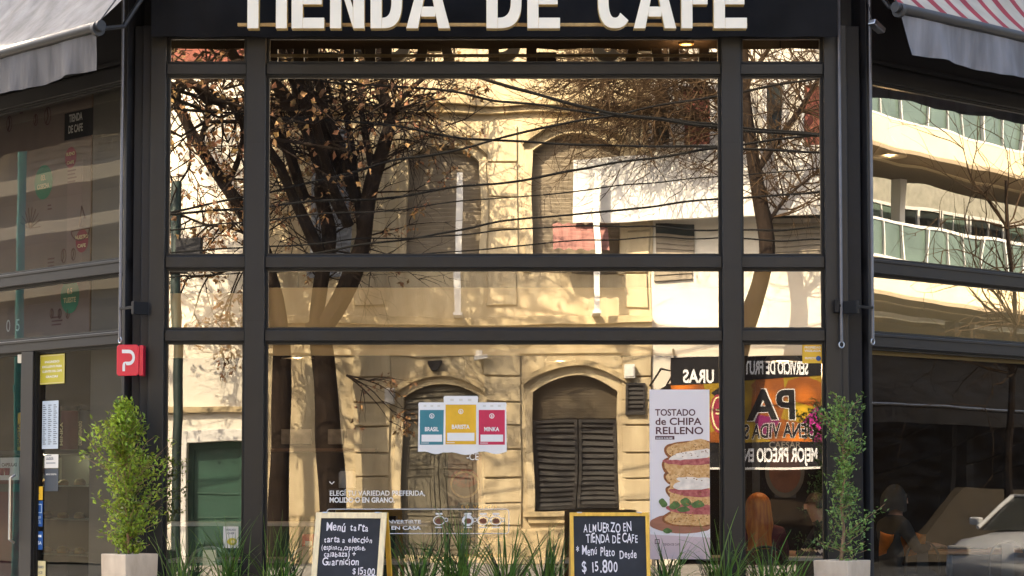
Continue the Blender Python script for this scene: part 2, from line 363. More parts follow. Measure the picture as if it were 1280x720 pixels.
# sides: the two receding shop fronts
def side(fr, sgn, far, tops, mids, lows, posts_low, panes_low, gms, label):
    t = cafe; kids = []
    def part(*a, **k):
        o = globals()['part'](*a, **k)
        if o.parent is cafe: o.location = fr.o; o.rotation_euler = (0, 0, fr.rot)
        return o
    x0, x1 = (0.0, far) if far > 0 else (far, 0.0)
    edge = 0.10 * (1 if far > 0 else -1)
    q = MB(); q.box(x0, x1, -0.03, 0.10, tops, 5.9); part('fascia', q, M['black'], t, 0.004)
    q = MB(); q.box(x0, x1, -0.075, -0.032, tops, tops + 0.13); q.box(x0, x1, -0.055, -0.032, tops + 0.16, tops + 0.20); part('head_beam', q, M['black'], t, 0.005)
    for z0, z1 in (mids, lows):
        q = MB(); q.box(x0, x1, -0.075, 0.04, z0, z1); q.box(x0, x1, -0.085, -0.077, z1 - 0.03, z1 - 0.004); part('transom', q, M['bead'], t, 0.005)
    q = MB(); q.box(x0, x1, -0.06, 0.06, 0.0, 0.16); part('plinth', q, M['black'], t, 0.004)
    q = MB(); q.box(min(0, edge * .45), max(0, edge * .45), -0.09, 0.05, 0.0, 5.9); part('corner_post', q, M['bead'], t, 0.005)
    for a, b in posts_low:
        q = MB(); q.box(a, b, -0.07, 0.05, 0.162, lows[0] - 0.002); part('post', q, M['bead'], t, 0.005)
    e = edge * .45
    xs = (e, far) if far > 0 else (far, e)
    window(fr, xs[0], xs[1], mids[1], tops, gms[0], t, part=part); window(fr, xs[0], xs[1], lows[1], mids[0], gms[1], t, part=part)
    for a, b in panes_low: window(fr, a, b, 0.162, lows[0], gms[2], t, part=part)
    return part
lz = lambda px, py: at(LEFT, px, py)[1]
lx = lambda px, py: at(LEFT, px, py)[0]
rz_ = lambda px, py: at(RIGHT, px, py)[1]
rx_ = lambda px, py: at(RIGHT, px, py)[0]
ltop = (lz(0, 141) + lz(160, 102)) / 2; lm = ((lz(0, 361) + lz(160, 341)) / 2, (lz(0, 346) + lz(160, 324)) / 2); ll = ((lz(0, 443) + lz(158, 430)) / 2, (lz(0, 429) + lz(160, 414)) / 2)
pa, pb = lx(34, 500), lx(49, 500)
lside = side(LEFT, -1, -6.0, ltop, lm, ll, [(pa, pb), (-6.0, -5.9)], [(-5.9, pa), (pb, -0.045)], ('g_l', 'g_l', 'g_l2'), 'charcoal glazed side of the cafe with the entrance, left of the canted front')
q = MB(); q.tube([(pa - 0.10, -0.06, 0.9), (pa - 0.10, -0.11, 0.93), (pa - 0.10, -0.11, 1.5), (pa - 0.10, -0.06, 1.53)], 0.013); lside('door_handle', q, M['metal'], cafe)
q = MB(); q.box(pa - 0.10, pa - 0.02, -0.05, -0.02, ll[0] - 0.10, ll[0] - 0.02); lside('door_hinge', q, M['metal'], cafe, 0.004)
rtop = (rz_(1080, 100) + rz_(1280, 141)) / 2; rm = ((rz_(1080, 341) + rz_(1270, 361)) / 2, (rz_(1080, 324) + rz_(1270, 344)) / 2); rl = ((rz_(1080, 431) + rz_(1270, 448)) / 2, (rz_(1080, 415) + rz_(1270, 432)) / 2)
rside = side(RIGHT, 1, 7.0, rtop, rm, rl, [(3.4, 3.5)], [(0.045, 3.4), (3.5, 6.95)], ('g_r', 'g_c', 'g_r2'), 'charcoal glazed side of the cafe, right of the canted front')
q = MB(); q.box(0.05, 7.0, 0.06, 0.08, rl[0] - 0.06, rm[1] + 0.0); rside('bulkhead_board', q, M['tan_board'], cafe)
# upper storey, roof, inside shell
M['stucco'] = mat('cream_stucco', (0.62, 0.52, 0.34), 0.85, var=0.12, scale=2, bump=0.1, bscale=25)
M['grey_stucco'] = mat('grey_stucco', (0.42, 0.40, 0.37), 0.85, var=0.12, scale=2, bump=0.1, bscale=25)
A_, B_ = LEFT.w((0, 0, 0)), RIGHT.w((0, 0, 0)); C_, D_ = RIGHT.w((7, 0, 0)), LEFT.w((-6, 0, 0))
E_, F_ = (C_.x, 7.5), (D_.x, 7.5)
def P2(v): return (v[0], v[1])
q = MB(); q.slab([(A_.x, 0.12), (B_.x, 0.12), P2(C_), E_, F_, P2(D_)], 5.92, 13.5); part('upper_wall', q, M['stucco'], cafe)  # extra height out of view added to shade the side awning
q = MB(); q.slab([(A_.x - .2, -.1), (B_.x + .2, -.1), (C_.x + .2, C_.y), (E_[0] + .2, 7.7), (F_[0] - .2, 7.7), (D_.x - .2, D_.y)], 13.503, 13.7); part('roof', q, M['grey_stucco'], cafe)
q = MB(); q.slab([(A_.x + .1, .14), (B_.x - .1, .14), (C_.x - .3, C_.y + .1), (E_[0] - .3, 7.4), (F_[0] + .3, 7.4), (D_.x + .3, D_.y + .1)], 5.62, 5.7); part('ceiling', q, M['int_ceil'], cafe)
q = MB(); q.slab([(A_.x + .05, .06), (B_.x - .05, .06), (C_.x - .1, C_.y + .1), (E_[0] - .1, 7.4), (F_[0] + .1, 7.4), (D_.x + .1, D_.y + .1)], 0.003, 0.02); solo('floor', q, M['int_floor'], None, None, kind='structure')
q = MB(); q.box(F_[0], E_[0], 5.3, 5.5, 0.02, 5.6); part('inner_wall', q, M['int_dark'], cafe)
q = MB(); q.box(D_.x - .02, D_.x + .1, D_.y, 7.5, 0.02, 5.9); q.box(C_.x - .1, C_.x + .02, C_.y, 7.5, 0.02, 5.9); q.box(F_[0], E_[0], 7.4, 7.5, 0.02, 5.9); part('party_wall', q, M['grey_stucco'], cafe)
q = MB(); q.box(-3.25, 3.0, 0.10, 0.14, 5.47, 5.91); part('fascia', q, M['black'], cafe)

# ------------------------------------------------------------------ canopy valance and letters over the front
VO = -0.27
def vx(px, off=VO): return at(FRONT, px, 40, off)[0]
def vz(py, off=VO): return at(FRONT, 640, py, off)[1]
xa, xb = vx(189), vx(1047); zb = vz(46)
cnp = thing('canvas_canopy', 'black canvas canopy with a hanging valance over the cafe front', 'canopy', FRONT, (0, -0.1, zb))
def fold(x): return 0.010 * math.sin(x * 9 + 1.3 * math.sin(x * 2.1)) + 0.006 * math.sin(x * 23 + 2)
q = MB(); q.smooth = True
q.grid(lambda u, v: (xa + (xb - xa) * u, VO + fold(xa + (xb - xa) * u) * (1 - v * .7) + 0.012 * math.sin((u * 37 + v * 3)) * v * (1 - v), zb + 0.004 * math.sin(u * 61) + (0.62) * v), 220, 12)
q.grid(lambda u, v: (xa + (xb - xa) * u, VO + 0.012 + fold(xa + (xb - xa) * u) * (1 - v * .7), zb + 0.004 * math.sin(u * 61) + 0.62 * v), 220, 4)
part('valance', q, M['canvas'], cnp)
q = MB(); q.quad((xa, VO, zb + 0.62), (xb, VO, zb + 0.62), (xb, 0.09, 5.98), (xa, 0.09, 5.98)); part('canopy_top', q, M['canvas'], cnp)
q = MB()
for x in (xa + .05, -1.2, 1.2, xb - .05): q.tube([(x, 0.09, 5.9), (x, VO + .03, zb + .58)], 0.012)
q.tube([(xa, VO + .03, zb + .6), (xb, VO + .03, zb + .6)], 0.014); part('frame', q, M['steel_dark'], cnp)

LO = -0.75
sg = thing('shop_lettering', 'large cream block letters reading TIENDA DE CAFE on tan rails above the glass', 'sign', FRONT, (0, LO, vz(37, LO)))
zb_, zt_ = vz(37, LO), vz(-36, LO); H = zt_ - zb_; T = H * 0.185; SW = 0.096
def X(px): return at(FRONT, px, 20, LO)[0]
def letter(kind, p0, p1):
    a, b = X(p0), X(p1); z0, z1 = zb_, zt_; zm = zb_ + H * 0.50; q = MB(); d0, d1 = LO - 0.05, LO + 0.05
    def bx(x0, x1, za, zc): q.box(x0, x1, d0, d1, za, zc)
    if kind == 'T': m = (a + b) / 2; bx(m - SW / 2, m + SW / 2, z0, z1 - T); bx(a, b, z1 - T, z1)
    if kind == 'I': bx(a, b, z0, z1)
    if kind in 'EF':
        bx(a, a + SW, z0, z1); bx(a + SW, b, z1 - T, z1); bx(a + SW, b - .02, zm - T / 2, zm + T / 2)
        if kind == 'E': bx(a + SW, b, z0, z0 + T)
    if kind == 'N':
        bx(a, a + SW, z0, z1); bx(b - SW, b, z0, z1); q.prism([(a + SW, z1), (a + SW, z1 - T * 1.9), (b - SW, z0), (b - SW, z0 + T * 1.9)], d0 - .001, d1 - .001)
    if kind == 'A':
        m = (a + b) / 2; h = SW * .55
        q.prism([(a, z0), (a + SW * 1.05, z0), (m + h * .25, z1), (m - h, z1)], d0, d1); q.prism([(b - SW * 1.05, z0), (b, z0), (m + h, z1), (m - h * .25, z1)], d0 + .001, d1 + .001)
        q.box(a + SW * 1.3, b - SW * 1.3, d0 + .002, d1 - .002, z0 + H * .20, z0 + H * .20 + T * .95)
    if kind in 'DC':
        n = 24; r = (b - a)
        if kind == 'D':
            bx(a, a + SW, z0, z1); k0, k1 = -90, 90; cx = a + SW; ro = b - a - SW
        else: k0, k1 = 42, 318; cx = (a + b) / 2; ro = (b - a) / 2
        vs = []; rz = H / 2; sq = 0.72 if kind == 'D' else 0.8
        for i in range(n + 1):
            t = R(k0 + (k1 - k0) * i / n); c, s = math.cos(t), math.sin(t)
            c = math.copysign(abs(c) ** sq, c); s = math.copysign(abs(s) ** sq, s)
            for rr, rzz in ((ro, rz), (ro - SW * (0.95), rz - T)):
                vs += [(cx + rr * c, d0, (z0 + z1) / 2 + rzz * s), (cx + rr * c, d1, (z0 + z1) / 2 + rzz * s)]
        fs = []
        for i in range(n):
            k = 4 * i; fs += [(k, k + 2, k + 6, k + 4), (k + 1, k + 5, k + 7, k + 3), (k, k + 4, k + 5, k + 1), (k + 2, k + 3, k + 7, k + 6)]
        fs += [(0, 1, 3, 2), (4 * n, 4 * n + 2, 4 * n + 3, 4 * n + 1)]
        q.add(vs, fs)
    o = part('letter', q, [M['letter'], M['letter_side'], M['black']], sg, 0.004)
    for p in o.data.polygons:
        if abs(p.normal.y) < 0.5: p.material_index = 1
        elif p.normal.y > 0 and p.center.y > 0: p.material_index = 2  # shaded backs painted black to mirror as dark silhouettes
    return o
for k, a, b in (('T', 293, 341), ('I', 345.5, 359.5), ('E', 365, 406), ('N', 413, 456), ('D', 463.5, 503), ('A', 508, 563), ('D', 608, 652), ('E', 659, 700), ('C', 747, 790), ('A', 791.5, 845), ('F', 851, 887), ('E', 891.5, 933)):
    letter(k, a, b)
q = MB()
for py in (29, -20): q.box(X(296), X(655 if False else 935), LO + 0.052, LO + 0.085, vz(py + 2, LO), vz(py - 2, LO))
part('rail', q, M['brass'], sg, 0.003)
for px in (330, 480, 630, 780, 915): q = MB(); q.tube([(X(px), LO + .07, vz(-20, LO)), (X(px), 0.09, vz(-20, LO) + .06)], 0.012); part('bracket', q, M['steel_dark'], sg)

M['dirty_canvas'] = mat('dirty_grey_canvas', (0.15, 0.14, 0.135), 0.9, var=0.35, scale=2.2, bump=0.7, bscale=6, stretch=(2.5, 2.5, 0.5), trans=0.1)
# ------------------------------------------------------------------ awnings over the two sides
M['stripe'] = mat('striped_canvas_red', (0.36, 0.035, 0.05), 0.8, var=0.2, scale=4, bump=0.25, bscale=8, trans=0.1)
M['stripe_c'] = mat('striped_canvas_cream', (0.52, 0.45, 0.36), 0.8, var=0.15, scale=4, bump=0.25, bscale=8, trans=0.1)
def awning(fr, off, px_end, p_bar0, p_bar1, p_val, far, stripes, label, slope=0.34, depth=None, val_mat='grey_canvas', tilt=0.0, vdrop=None):
    xe, zbar = at(fr, p_bar0[0], p_bar0[1], -off)
    zbar2 = at(fr, p_bar1[0], p_bar1[1], -off)[1]; zbar = (zbar + zbar2) / 2
    zv = at(fr, p_val[0], p_val[1], -off)[1]
    t = thing('side_awning', label, 'awning', fr, (xe, -off, zv))
    x0, x1 = xe, far; dr = zbar - zv; sg_ = 1 if far > xe else -1
    q = MB(); q.smooth = True; nst = 24 if stripes else 60
    zr = zbar + off * slope + .12
    def top(u, v):
        x = x0 + (x1 - x0) * u + sg_ * tilt * (1 - v) * 0
        return (x, -off + (off + .0) * v, zbar + .03 + (zr - zbar) * v - 0.10 * math.sin(math.pi * v) + 0.010 * math.sin(u * 70) * math.sin(math.pi * v))
    q.grid(top, nst * 3, 12)
    if stripes:
        for i in range(len(q.f)): q.mi[i] = (0, 1, 1)[(i % (nst * 3)) % 3] if stripes else 0
    part('canopy', q, [M['stripe'], M['stripe_c']] if stripes else [M['grey_canvas']], t)
    q = MB(); q.tube([(x0 - sg_ * .06, -off, zbar), (x1, -off, zbar)], 0.045, 14); q.tube([(x0 - sg_ * .02, -off, zbar - 0.02), (x0 + sg_ * .02, -off, zbar - 0.02)], 0.062, 14); part('roller_bar', q, M['steel_dark'], t, 0, True)
    q = MB(); q.smooth = True
    def val(u, v):
        x = x0 + sg_ * (0.02 + tilt * v) + (x1 - x0) * u
        wv = 0.020 * math.sin(u * 60 + 1.5 * math.sin(u * 17)) + 0.008 * math.sin(u * 143 + v * 2.5)
        return (x, -off + wv * (0.25 + v), zbar - 0.05 - (dr - .05) * v + 0.012 * math.sin(u * 31) * v)
    q.grid(val, 260, 10); part('valance', q, M[val_mat], t)
    for x in (x0 + sg_ * .25, x1 - sg_ * .3):
        q = MB(); q.tube([(x, -off, zbar), (x + sg_ * .1, -off * .5, zbar + .12), (x, -0.03, zr - .35)], 0.022); part('arm', q, M['steel_dark'], t)
    q = MB(); q.tube([(x0, -off, zbar + .02), (x0 - sg_ * .0, -.05, zr)], 0.006, 5); part('stay_wire', q, M['steel_dark'], t)
    return t
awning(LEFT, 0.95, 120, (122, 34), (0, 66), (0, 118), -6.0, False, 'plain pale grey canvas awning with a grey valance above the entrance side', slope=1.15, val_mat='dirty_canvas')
awning(RIGHT, 0.75, 1122, (1124, 8), (1280, 48), (1280, 98), 7.0, True, 'red and cream striped awning with a blue grey valance', slope=1.15, val_mat='val_canvas', tilt=0.16)
# awning crank rods
def rod(label, fr, px0, py0, px1, py1, off, hook=True, clamp=None):
    x, z0 = at(fr, px1, py1, off); z1 = at(fr, px0, py0, off)[1]
    t = thing('crank_rod', label, 'awning rod', fr, (x, off, z0), 'awning crank rods')
    q = MB(); q.tube([(x, off, z0), (x, off, z1)], 0.014, 8); part('shaft', q, M['rod'], t, 0, True)
    q = MB(); n = 12
    q.tube([(x + .022 * math.cos(2 * math.pi * k / n), off, z0 - .02 + .026 * math.sin(2 * math.pi * k / n)) for k in range(n + 1)], 0.006, 6); part('hook', q, M['metal'], t)
    if clamp:
        cx, cz = at(fr, clamp[0], clamp[1], off); q = MB(); q.box(min(x, cx), max(x, cx), off - .012, off + .012, cz - .012, cz + .012); q.box(cx - .02, cx + .02, off - .02, -.03, cz - .06, cz + .05); part('clamp', q, M['black'], t, 0.003)
    return t
rod('long black crank rod hanging beside the entrance', LEFT, 153, -10, 150, 422, -0.16, clamp=(168, 384))
rod('long black crank rod hanging left of the striped awning', RIGHT, 1088, -10, 1091, 424, -0.16, clamp=(1070, 383))
rod('short grey crank rod clipped to the charcoal post by the red and black fruit banner', FRONT, 1050, -10, 1052, 428, -0.16, clamp=(1046, 382))
# small flood light hanging from the dark soffit on the right
cx, cz = at(RIGHT, 1096, 33, -0.3)
t = thing('soffit_light', 'small clear floodlight hung on wire under the dark soffit', 'light', RIGHT, (cx, -.3, cz))
q = MB(); q.rbox((cx, -.3, cz), (.16, .08, .05), ry=R(25)); part('housing', q, M['metal'], t, 0.01)
q = MB(); q.tube([(cx - .05, -.3, cz + .02), (cx - .09, -.2, cz + .45)], 0.004, 5); part('wire', q, M['black'], t)
# ------------------------------------------------------------------ red P sign on its bracket
so_ = -0.24
x0, z0 = at(FRONT, 146, 470, so_); x1, z1 = at(FRONT, 174, 431, so_)
t = thing('app_sign', 'small red square sign with a rounded white P', 'sign', FRONT, ((x0 + x1) / 2, so_, z0))
q = MB(); c = .018; q.prism([(x0 + c, z0), (x1 - c, z0 + .004), (x1, z0 + c), (x1, z1 - c), (x1 - c, z1), (x0 + c, z1), (x0, z1 - c), (x0, z0 + c)], so_ - .015, so_ + .015); part('panel', q, M['red'], t, 0.003)
q = MB(); q.box(x1 + .001, x1 + .035, so_ + .0, so_ + .13, z0 + .004, z1 - .004); part('bracket', q, M['red'], t, 0.003)
q = MB(); w_, h_ = x1 - x0, z1 - z0; y_ = so_ - .019
px_ = lambda a: x0 + w_ * a
pz_ = lambda a: z0 + h_ * a
n = 10; th = .115
oc = [(.56 + .27 * math.sin(math.pi * k / n), .59 + .25 * math.cos(math.pi * k / n)) for k in range(n + 1)]
ic = [(.56 + (.27 - th) * math.sin(math.pi * k / n), .59 + (.25 - th) * math.cos(math.pi * k / n)) for k in range(n + 1)]
for k in range(n): q.flat([(px_(u), pz_(v)) for u, v in (oc[k], oc[k + 1], ic[k + 1], ic[k])], y_)
for poly in ([(.24, .84), (.56, .84), (.56, .725), (.24, .725)], [(.56, .455), (.56, .34), (.45, .34), (.40, .42), (.44, .455)], [(.44, .455), (.40, .42), (.385, .37), (.385, .15), (.27, .15), (.27, .36), (.31, .43), (.38, .455)]):
    q.flat([(px_(u), pz_(v)) for u, v in poly], y_)
part('lettering', q, M['white'], t)

# ------------------------------------------------------------------ planters and shrubs
def planter(px0, px1, py, off, label):
    x0, z = at(FRONT, px0, py, off); x1, _ = at(FRONT, px1, py, off); s = (x1 - x0) / 1.38; c = (x0 + x1) / 2
    t = thing('planter', label, 'planter', FRONT, (c, off, 0), 'square concrete planters')
    q = MB(); h = s / 2; r = Matrix.Rotation(R(47), 2)
    def ring_(k, z): return [(*(Vector((c, off)) + r @ Vector(p) * k), z) for p in ((-h, -h), (h, -h), (h, h), (-h, h))]
    vs = ring_(.9, 0.004) + ring_(1, z) + ring_(.84, z) + ring_(.82, z - .06)
    fs = [(3, 2, 1, 0)]
    for k in (0, 4, 8): fs += [(k + i, k + (i + 1) % 4, k + 4 + (i + 1) % 4, k + 4 + i) for i in range(4)]
    q.add(vs, fs); part('pot', q, M['stone'], t, 0.008)
    q = MB(); q.add(ring_(.83, z - .03), [(0, 1, 2, 3)]); part('soil', q, M['soil'], t)
    return c, z
def leaf(q, p, d, up, L, W, fold=0.25):
    d = d.normalized(); s = d.cross(up)
    s = s.normalized() if s.length > 1e-4 else Vector((1, 0, 0)); u = s.cross(d)
    m = p + d * L * .5; f = u * W * fold
    q.add([p, m + s * W / 2 + f, p + d * L, m - s * W / 2 + f, p + d * L * .5], [(0, 4, 2, 1), (0, 3, 2, 4)])
def rv(a=1): return Vector((random.gauss(0, 1), random.gauss(0, 1), random.gauss(0, 1))) * a
def shrub(name, label, c, off, z, top, prof, nb, lpb, lm, Ls, seed, trunk_r, lean=0.0, blen=1.0, sub=4, jag=0.25):
    random.seed(seed)
    t = thing(name, label, 'shrub', FRONT, (c, off, z - .03))
    H = top - z; st = MB(); lf = MB()
    tp = [Vector((c + lean * (k / 10) + .012 * math.sin(k * 1.7 + seed), off + .01 * math.cos(k * 1.3), z - .03 + (H * .93) * k / 10)) for k in range(11)]
    st.tube(tp, [trunk_r * (1 - .085 * k) for k in range(11)], 7)
    for i in range(nb):
        v = (i + random.random()) / nb; v = v ** 0.9
        k = v * 10 * .98; a = tp[int(k)].lerp(tp[min(10, int(k) + 1)], k - int(k))
        r = prof(v) * random.uniform(1 - jag * 1.6, 1 + jag) * blen; q_ = random.uniform(0, 2 * math.pi)
        rise = random.uniform(.35, .9) * (0.6 + .6 * v)
        dr_ = Vector((math.cos(q_), math.sin(q_), rise)).normalized()
        pts = [a]; L = r * 1.1
        for s in range(1, 6): pts.append(a + dr_ * L * s / 5 + Vector((0, 0, .12 * L * (s / 5) ** 2)) + rv(.008))
        st.tube(pts, [.0045 * (1 - s * .13) for s in range(6)], 4, False)
        for s in range(lpb):
            tt = random.uniform(.12, 1.0); kk = tt * 5; p = pts[int(min(4, kk))].lerp(pts[min(5, int(kk) + 1)], kk - int(min(4, kk)))
            p = p + rv(.024 * (1.2 if tt > .5 else .8) * (.5 + blen * .5))
            d = (dr_ * .5 + rv(.75)); d.z += .25
            leaf(lf, p, d, Vector((0, 0, 1)) + rv(.5), random.uniform(*Ls), random.uniform(*Ls) * .52)
    part('stem', st, M['bark'], t, 0, True); part('foliage', lf, M[lm], t)
    return t
c, z = planter(127, 197, 692, -0.55, 'square tan concrete planter holding the dense bright shrub')
zt = at(FRONT, 150, 484, -.55)[1]
def prof1(v):
    if v < .25: return .17 + .32 * v
    if v < .55: return .25 + .25 * (v - .25)
    return max(.015, .315 * (1 - ((v - .52) / .50)) ** .95)
shrub('leafy_shrub', 'dense bright green conical shrub in the planter by the entrance', c, -.55, z, zt, prof1, 165, 26, 'leaf_y', (.032, .062), 3, .016, lean=-.06, jag=.36, blen=1.06)
c, z = planter(1017, 1088, 700, -0.55, 'square tan concrete planter holding the sparse thin shrub')
zt = at(FRONT, 1045, 486, -.55)[1]
def prof2(v): return .20 + .10 * math.sin(v * 9) - .05 * v if v < .86 else .16
shrub('thin_shrub', 'sparse dark green shrub with a pale bare stem in a planter', c, -.55, z, zt, prof2, 50, 38, 'leaf_d', (.026, .048), 11, .017, lean=.03, jag=.35)

# ------------------------------------------------------------------ strappy plants in long troughs
M['trough'] = mat('trough_concrete', (0.2, 0.19, 0.18), 0.85, var=0.2, scale=4, bump=0.15)
for xa, xb, lab in ((fx(202), fx(392), 'long low grey trough of strappy leaves left of the left chalkboard'), (fx(486), fx(708), 'long low grey trough of strappy leaves between the two chalkboards'), (fx(815), fx(1012), 'long low grey trough of strappy leaves under the sandwich poster')):
    q = MB(); q.box(xa, xb, -.50, -.18, .004, .38); q.box(xa + .03, xb - .03, -.47, -.21, .383, .39)
    solo('plant_trough', q, M['trough'], lab, 'trough', FRONT, ((xa + xb) / 2, -.34, 0), 'plant troughs', bevel=.006)
def strap_plant(px, pytop, n, seed, label, spread=.46):
    random.seed(seed); off = -.34; x, zt = at(FRONT, px, pytop, off)
    q = MB(); b = .385
    for i in range(n):
        h = (zt - b) * random.uniform(.6, 1.2); a = random.uniform(0, 2 * math.pi); s = random.random() ** .7 * spread; L = h
        bx, by = x + random.gauss(0, .05), off + random.gauss(0, .03); wd = random.uniform(.005, .0135); dr_ = Vector((math.cos(a), math.sin(a) * .6, 0)); sd_ = Vector((-dr_.y, dr_.x, 0))
        if abs(dr_.x) > .8: sd_ = Vector((.5, -.7, 0)).normalized()
        vs = []; m = 7; droop = random.uniform(0, .55) * s / spread
        for k in range(m + 1):
            v = k / m; p = Vector((bx, by, b)) + dr_ * s * v ** 1.7 + Vector((0, 0, L * (v - droop * v ** 3)))
            ww = wd * (1 - v ** 2.5) + .0006; vs += [p - sd_ * ww, p + sd_ * ww + Vector((0, 0, .002))]
        q.add(vs, [(2 * k, 2 * k + 1, 2 * k + 3, 2 * k + 2) for k in range(m)])
    return solo('strappy_plant', q, M['strap'], label, 'plant', FRONT, (x, off, b), 'strappy plants in the troughs')
SP = [(228, 668, 40, 'strappy green plant nearest the bright conical shrub'), (285, 652, 44, 'strappy green plant in front of the salad card'), (345, 652, 40, 'strappy green plant just left of the pale framed chalkboard'),
      (520, 655, 36, 'strappy green plant just right of the pale framed chalkboard'), (575, 642, 46, 'tallest strappy plant in front of the small inside menu board'), (632, 652, 42, 'strappy plant below the right end of the cup strip'), (683, 655, 36, 'strappy green plant just left of the amber framed chalkboard'),
      (838, 668, 34, 'strappy plant under the sandwich poster'), (905, 650, 44, 'strappy plant in front of the post right of the sandwich poster'), (960, 668, 40, 'strappy plant in front of the woman with red hair'), (995, 682, 30, 'strappy plant nearest the sparse thin shrub')]
for i, (a, b, n, lab) in enumerate(SP): strap_plant(a, b, int(n * 1.0), 20 + i, lab)

# ------------------------------------------------------------------ A-boards
def aboard(px0, px1, pyt, off, rz, fw, fm, sm, side_w, label, lines, tl):
    x0, zt = at(FRONT, px0, pyt, off); x1, _ = at(FRONT, px1, pyt, off); W = (x1 - x0) / math.cos(rz); c = (x0 + x1) / 2
    t = thing('chalkboard_sign', label, 'chalkboard', FRONT, (c, off, 0), 'standing chalkboard signs', rz=rz)
    lean = R(12); ht = zt / math.cos(lean)
    def tr(mb_, back=False):     # board plane to the leaning position
        v2 = []
        for x, y, z in mb_.v:
            yy = y + (z - zt) * math.tan(lean) * (1 if not back else -1) * -1
            v2.append((c + x, off - yy if False else off + (y + (zt - z) * math.tan(lean) * (-1 if not back else 1)), z))
        mb_.v = v2; return mb_
    h = W / 2; f = fw
    q = MB(); q.box(-h, h, -.022, .0, zt - f, zt); q.box(-h, h, -.022, 0, .03, .03 + f); q.box(-h, -h + f, -.022, 0, .03 + f, zt - f); q.box(h - f, h, -.022, 0, .03 + f, zt - f); part('front_frame', tr(q), M[fm], t, .003)
    q = MB(); q.box(-h + f, h - f, -.012, -.004, .03 + f, zt - f); part('chalk_panel', tr(q), M['slate'], t)
    q = MB(); D_ = side_w
    q.box(-h, -h + .04, .002, .03, .0, zt); q.box(h - .04, h, .002, .03, .0, zt); q.box(-h + .04, h - .04, .002, .03, zt - .06, zt); q.box(-h + .04, h - .04, .002, .03, .2, .25); part('rear_frame', tr(q, True), M[sm], t, .003)
    q = MB(); q.box(-h + .06, -h + .10, -.03, .03, zt - .005, zt + .004); part('hinge', tr(q), M['metal'], t); q = MB(); q.box(h - .10, h - .06, -.03, .03, zt - .005, zt + .004); part('hinge', tr(q), M['metal'], t)
    sc_ = (x1 - x0) / (px1 - px0)
    for s, lx0, ly, wid, sz in lines:
        q = MB(); q.text(s, (lx0 - (px0 + px1) / 2) * sc_, zt - (ly - pyt) * sc_, -.0145, sz * sc_, 'L', .012, .85, .35, 0, 0.0, width=wid * sc_); part('chalk_line', tr(q), M['chalk'], t)
    q = MB()
    for (ax, ay, bx_, by_) in tl:
        a = ((ax - (px0 + px1) / 2) * sc_, zt - (ay - pyt) * sc_); b = ((bx_ - (px0 + px1) / 2) * sc_, zt - (by_ - pyt) * sc_)
        q.flat([(a[0], a[1] - .003), (b[0], b[1] - .003), (b[0], b[1] + .003), (a[0], a[1] + .003)], -.0145)
    if q.v: part('underline', tr(q), M['chalk'], t)
    return t
random.seed(5)
aboard(395, 485, 640.5, -1.05, R(-15), .048, 'wood_pale', 'wood_amber', .3, 'chalkboard with a pale wood frame listing the tart menu',
       [('Menú', 408, 664, 26, 14), ('tarta', 440, 663, 25, 14), ('tarta a elección', 407, 677.5, 64, 10.5), ('(espinaca,capresse,', 404, 687, 58, 9), ('calabaza) +', 408, 695.5, 42, 9.5), ('Guarnicion', 406, 706, 49, 12), ('$15300', 447, 717, 30, 11.5)], [(452, 719.5, 478, 718)])
aboard(712, 811, 640.5, -0.95, R(2), .030, 'wood_amber', 'wood', .3, 'chalkboard with a thin amber frame advertising lunch',
       [('ALMUERZO EN', 729, 664, 60, 15.5), ('TIENDA DE CAFE', 732, 678, 65, 14.5), ('* Menú', 719, 693, 27, 15), ('Plato', 749, 694, 19, 15), ('Desde', 773, 697, 22, 14), ('$ 15.800', 726, 714, 46, 20)], [])

# ------------------------------------------------------------------ things stuck on the glass
GY = -0.006
def gx(px): return at(FRONT, px, 560, GY)[0]
def gz(py): return at(FRONT, 640, py, GY)[1]
def decal(name, label, cat, group=None, fr=FRONT, base=None): return thing(name, label, cat, fr, base, group)
M['poster'] = mat('poster_paper', (0.80, 0.74, 0.74), 0.5, var=0.03, scale=2)
M['ptext'] = mat('brown_ink', (0.10, 0.03, 0.035), 0.6, var=0.1)
M['bread'] = mat('bread_print', (0.55, 0.26, 0.07), 0.55, var=0.3, scale=45, col2=(0.80, 0.52, 0.24), detail=10)
M['ham'] = mat('ham_print', (0.28, 0.035, 0.04), 0.5, var=0.4, scale=30, col2=(0.58, 0.17, 0.15))
M['cheese'] = mat('cheese_print', (0.82, 0.72, 0.62), 0.5, var=0.15, scale=20)
M['crust'] = mat('crust_print', (0.26, 0.085, 0.02), .6, var=.5, scale=40)
M['brown_crumb'] = mat('crumb_print', (0.30, 0.12, 0.03), .6, var=.5, scale=80)
M['herb'] = mat('herb_print', (0.08, 0.15, 0.035), 0.5, var=0.5, scale=25)
M['plank'] = mat('board_print', (0.36, 0.14, 0.08), 0.5, var=0.2, scale=6, stretch=(1, 1, 6))
M['pinkish'] = mat('pink_print', (0.66, 0.50, 0.50), 0.5, var=0.06, scale=3)
x0, x1, z0, z1 = gx(812), gx(887), gz(699), gz(487)
t = decal('sandwich_poster', 'tall white poster of a stacked sandwich reading TOSTADO de CHIPA RELLENO', 'poster', base=((x0 + x1) / 2, GY, z0))
W_, H_ = x1 - x0, z1 - z0; y = -.004
q = MB(); q.box(x0, x1, -.012, -.006, z0, z1); q.cur = 1; q.flat([(x0, z0), (x1, z0), (x1, gz(672)), (x0, gz(668))], -.0125); part('sheet', q, [M['poster'], M['pinkish']], t)
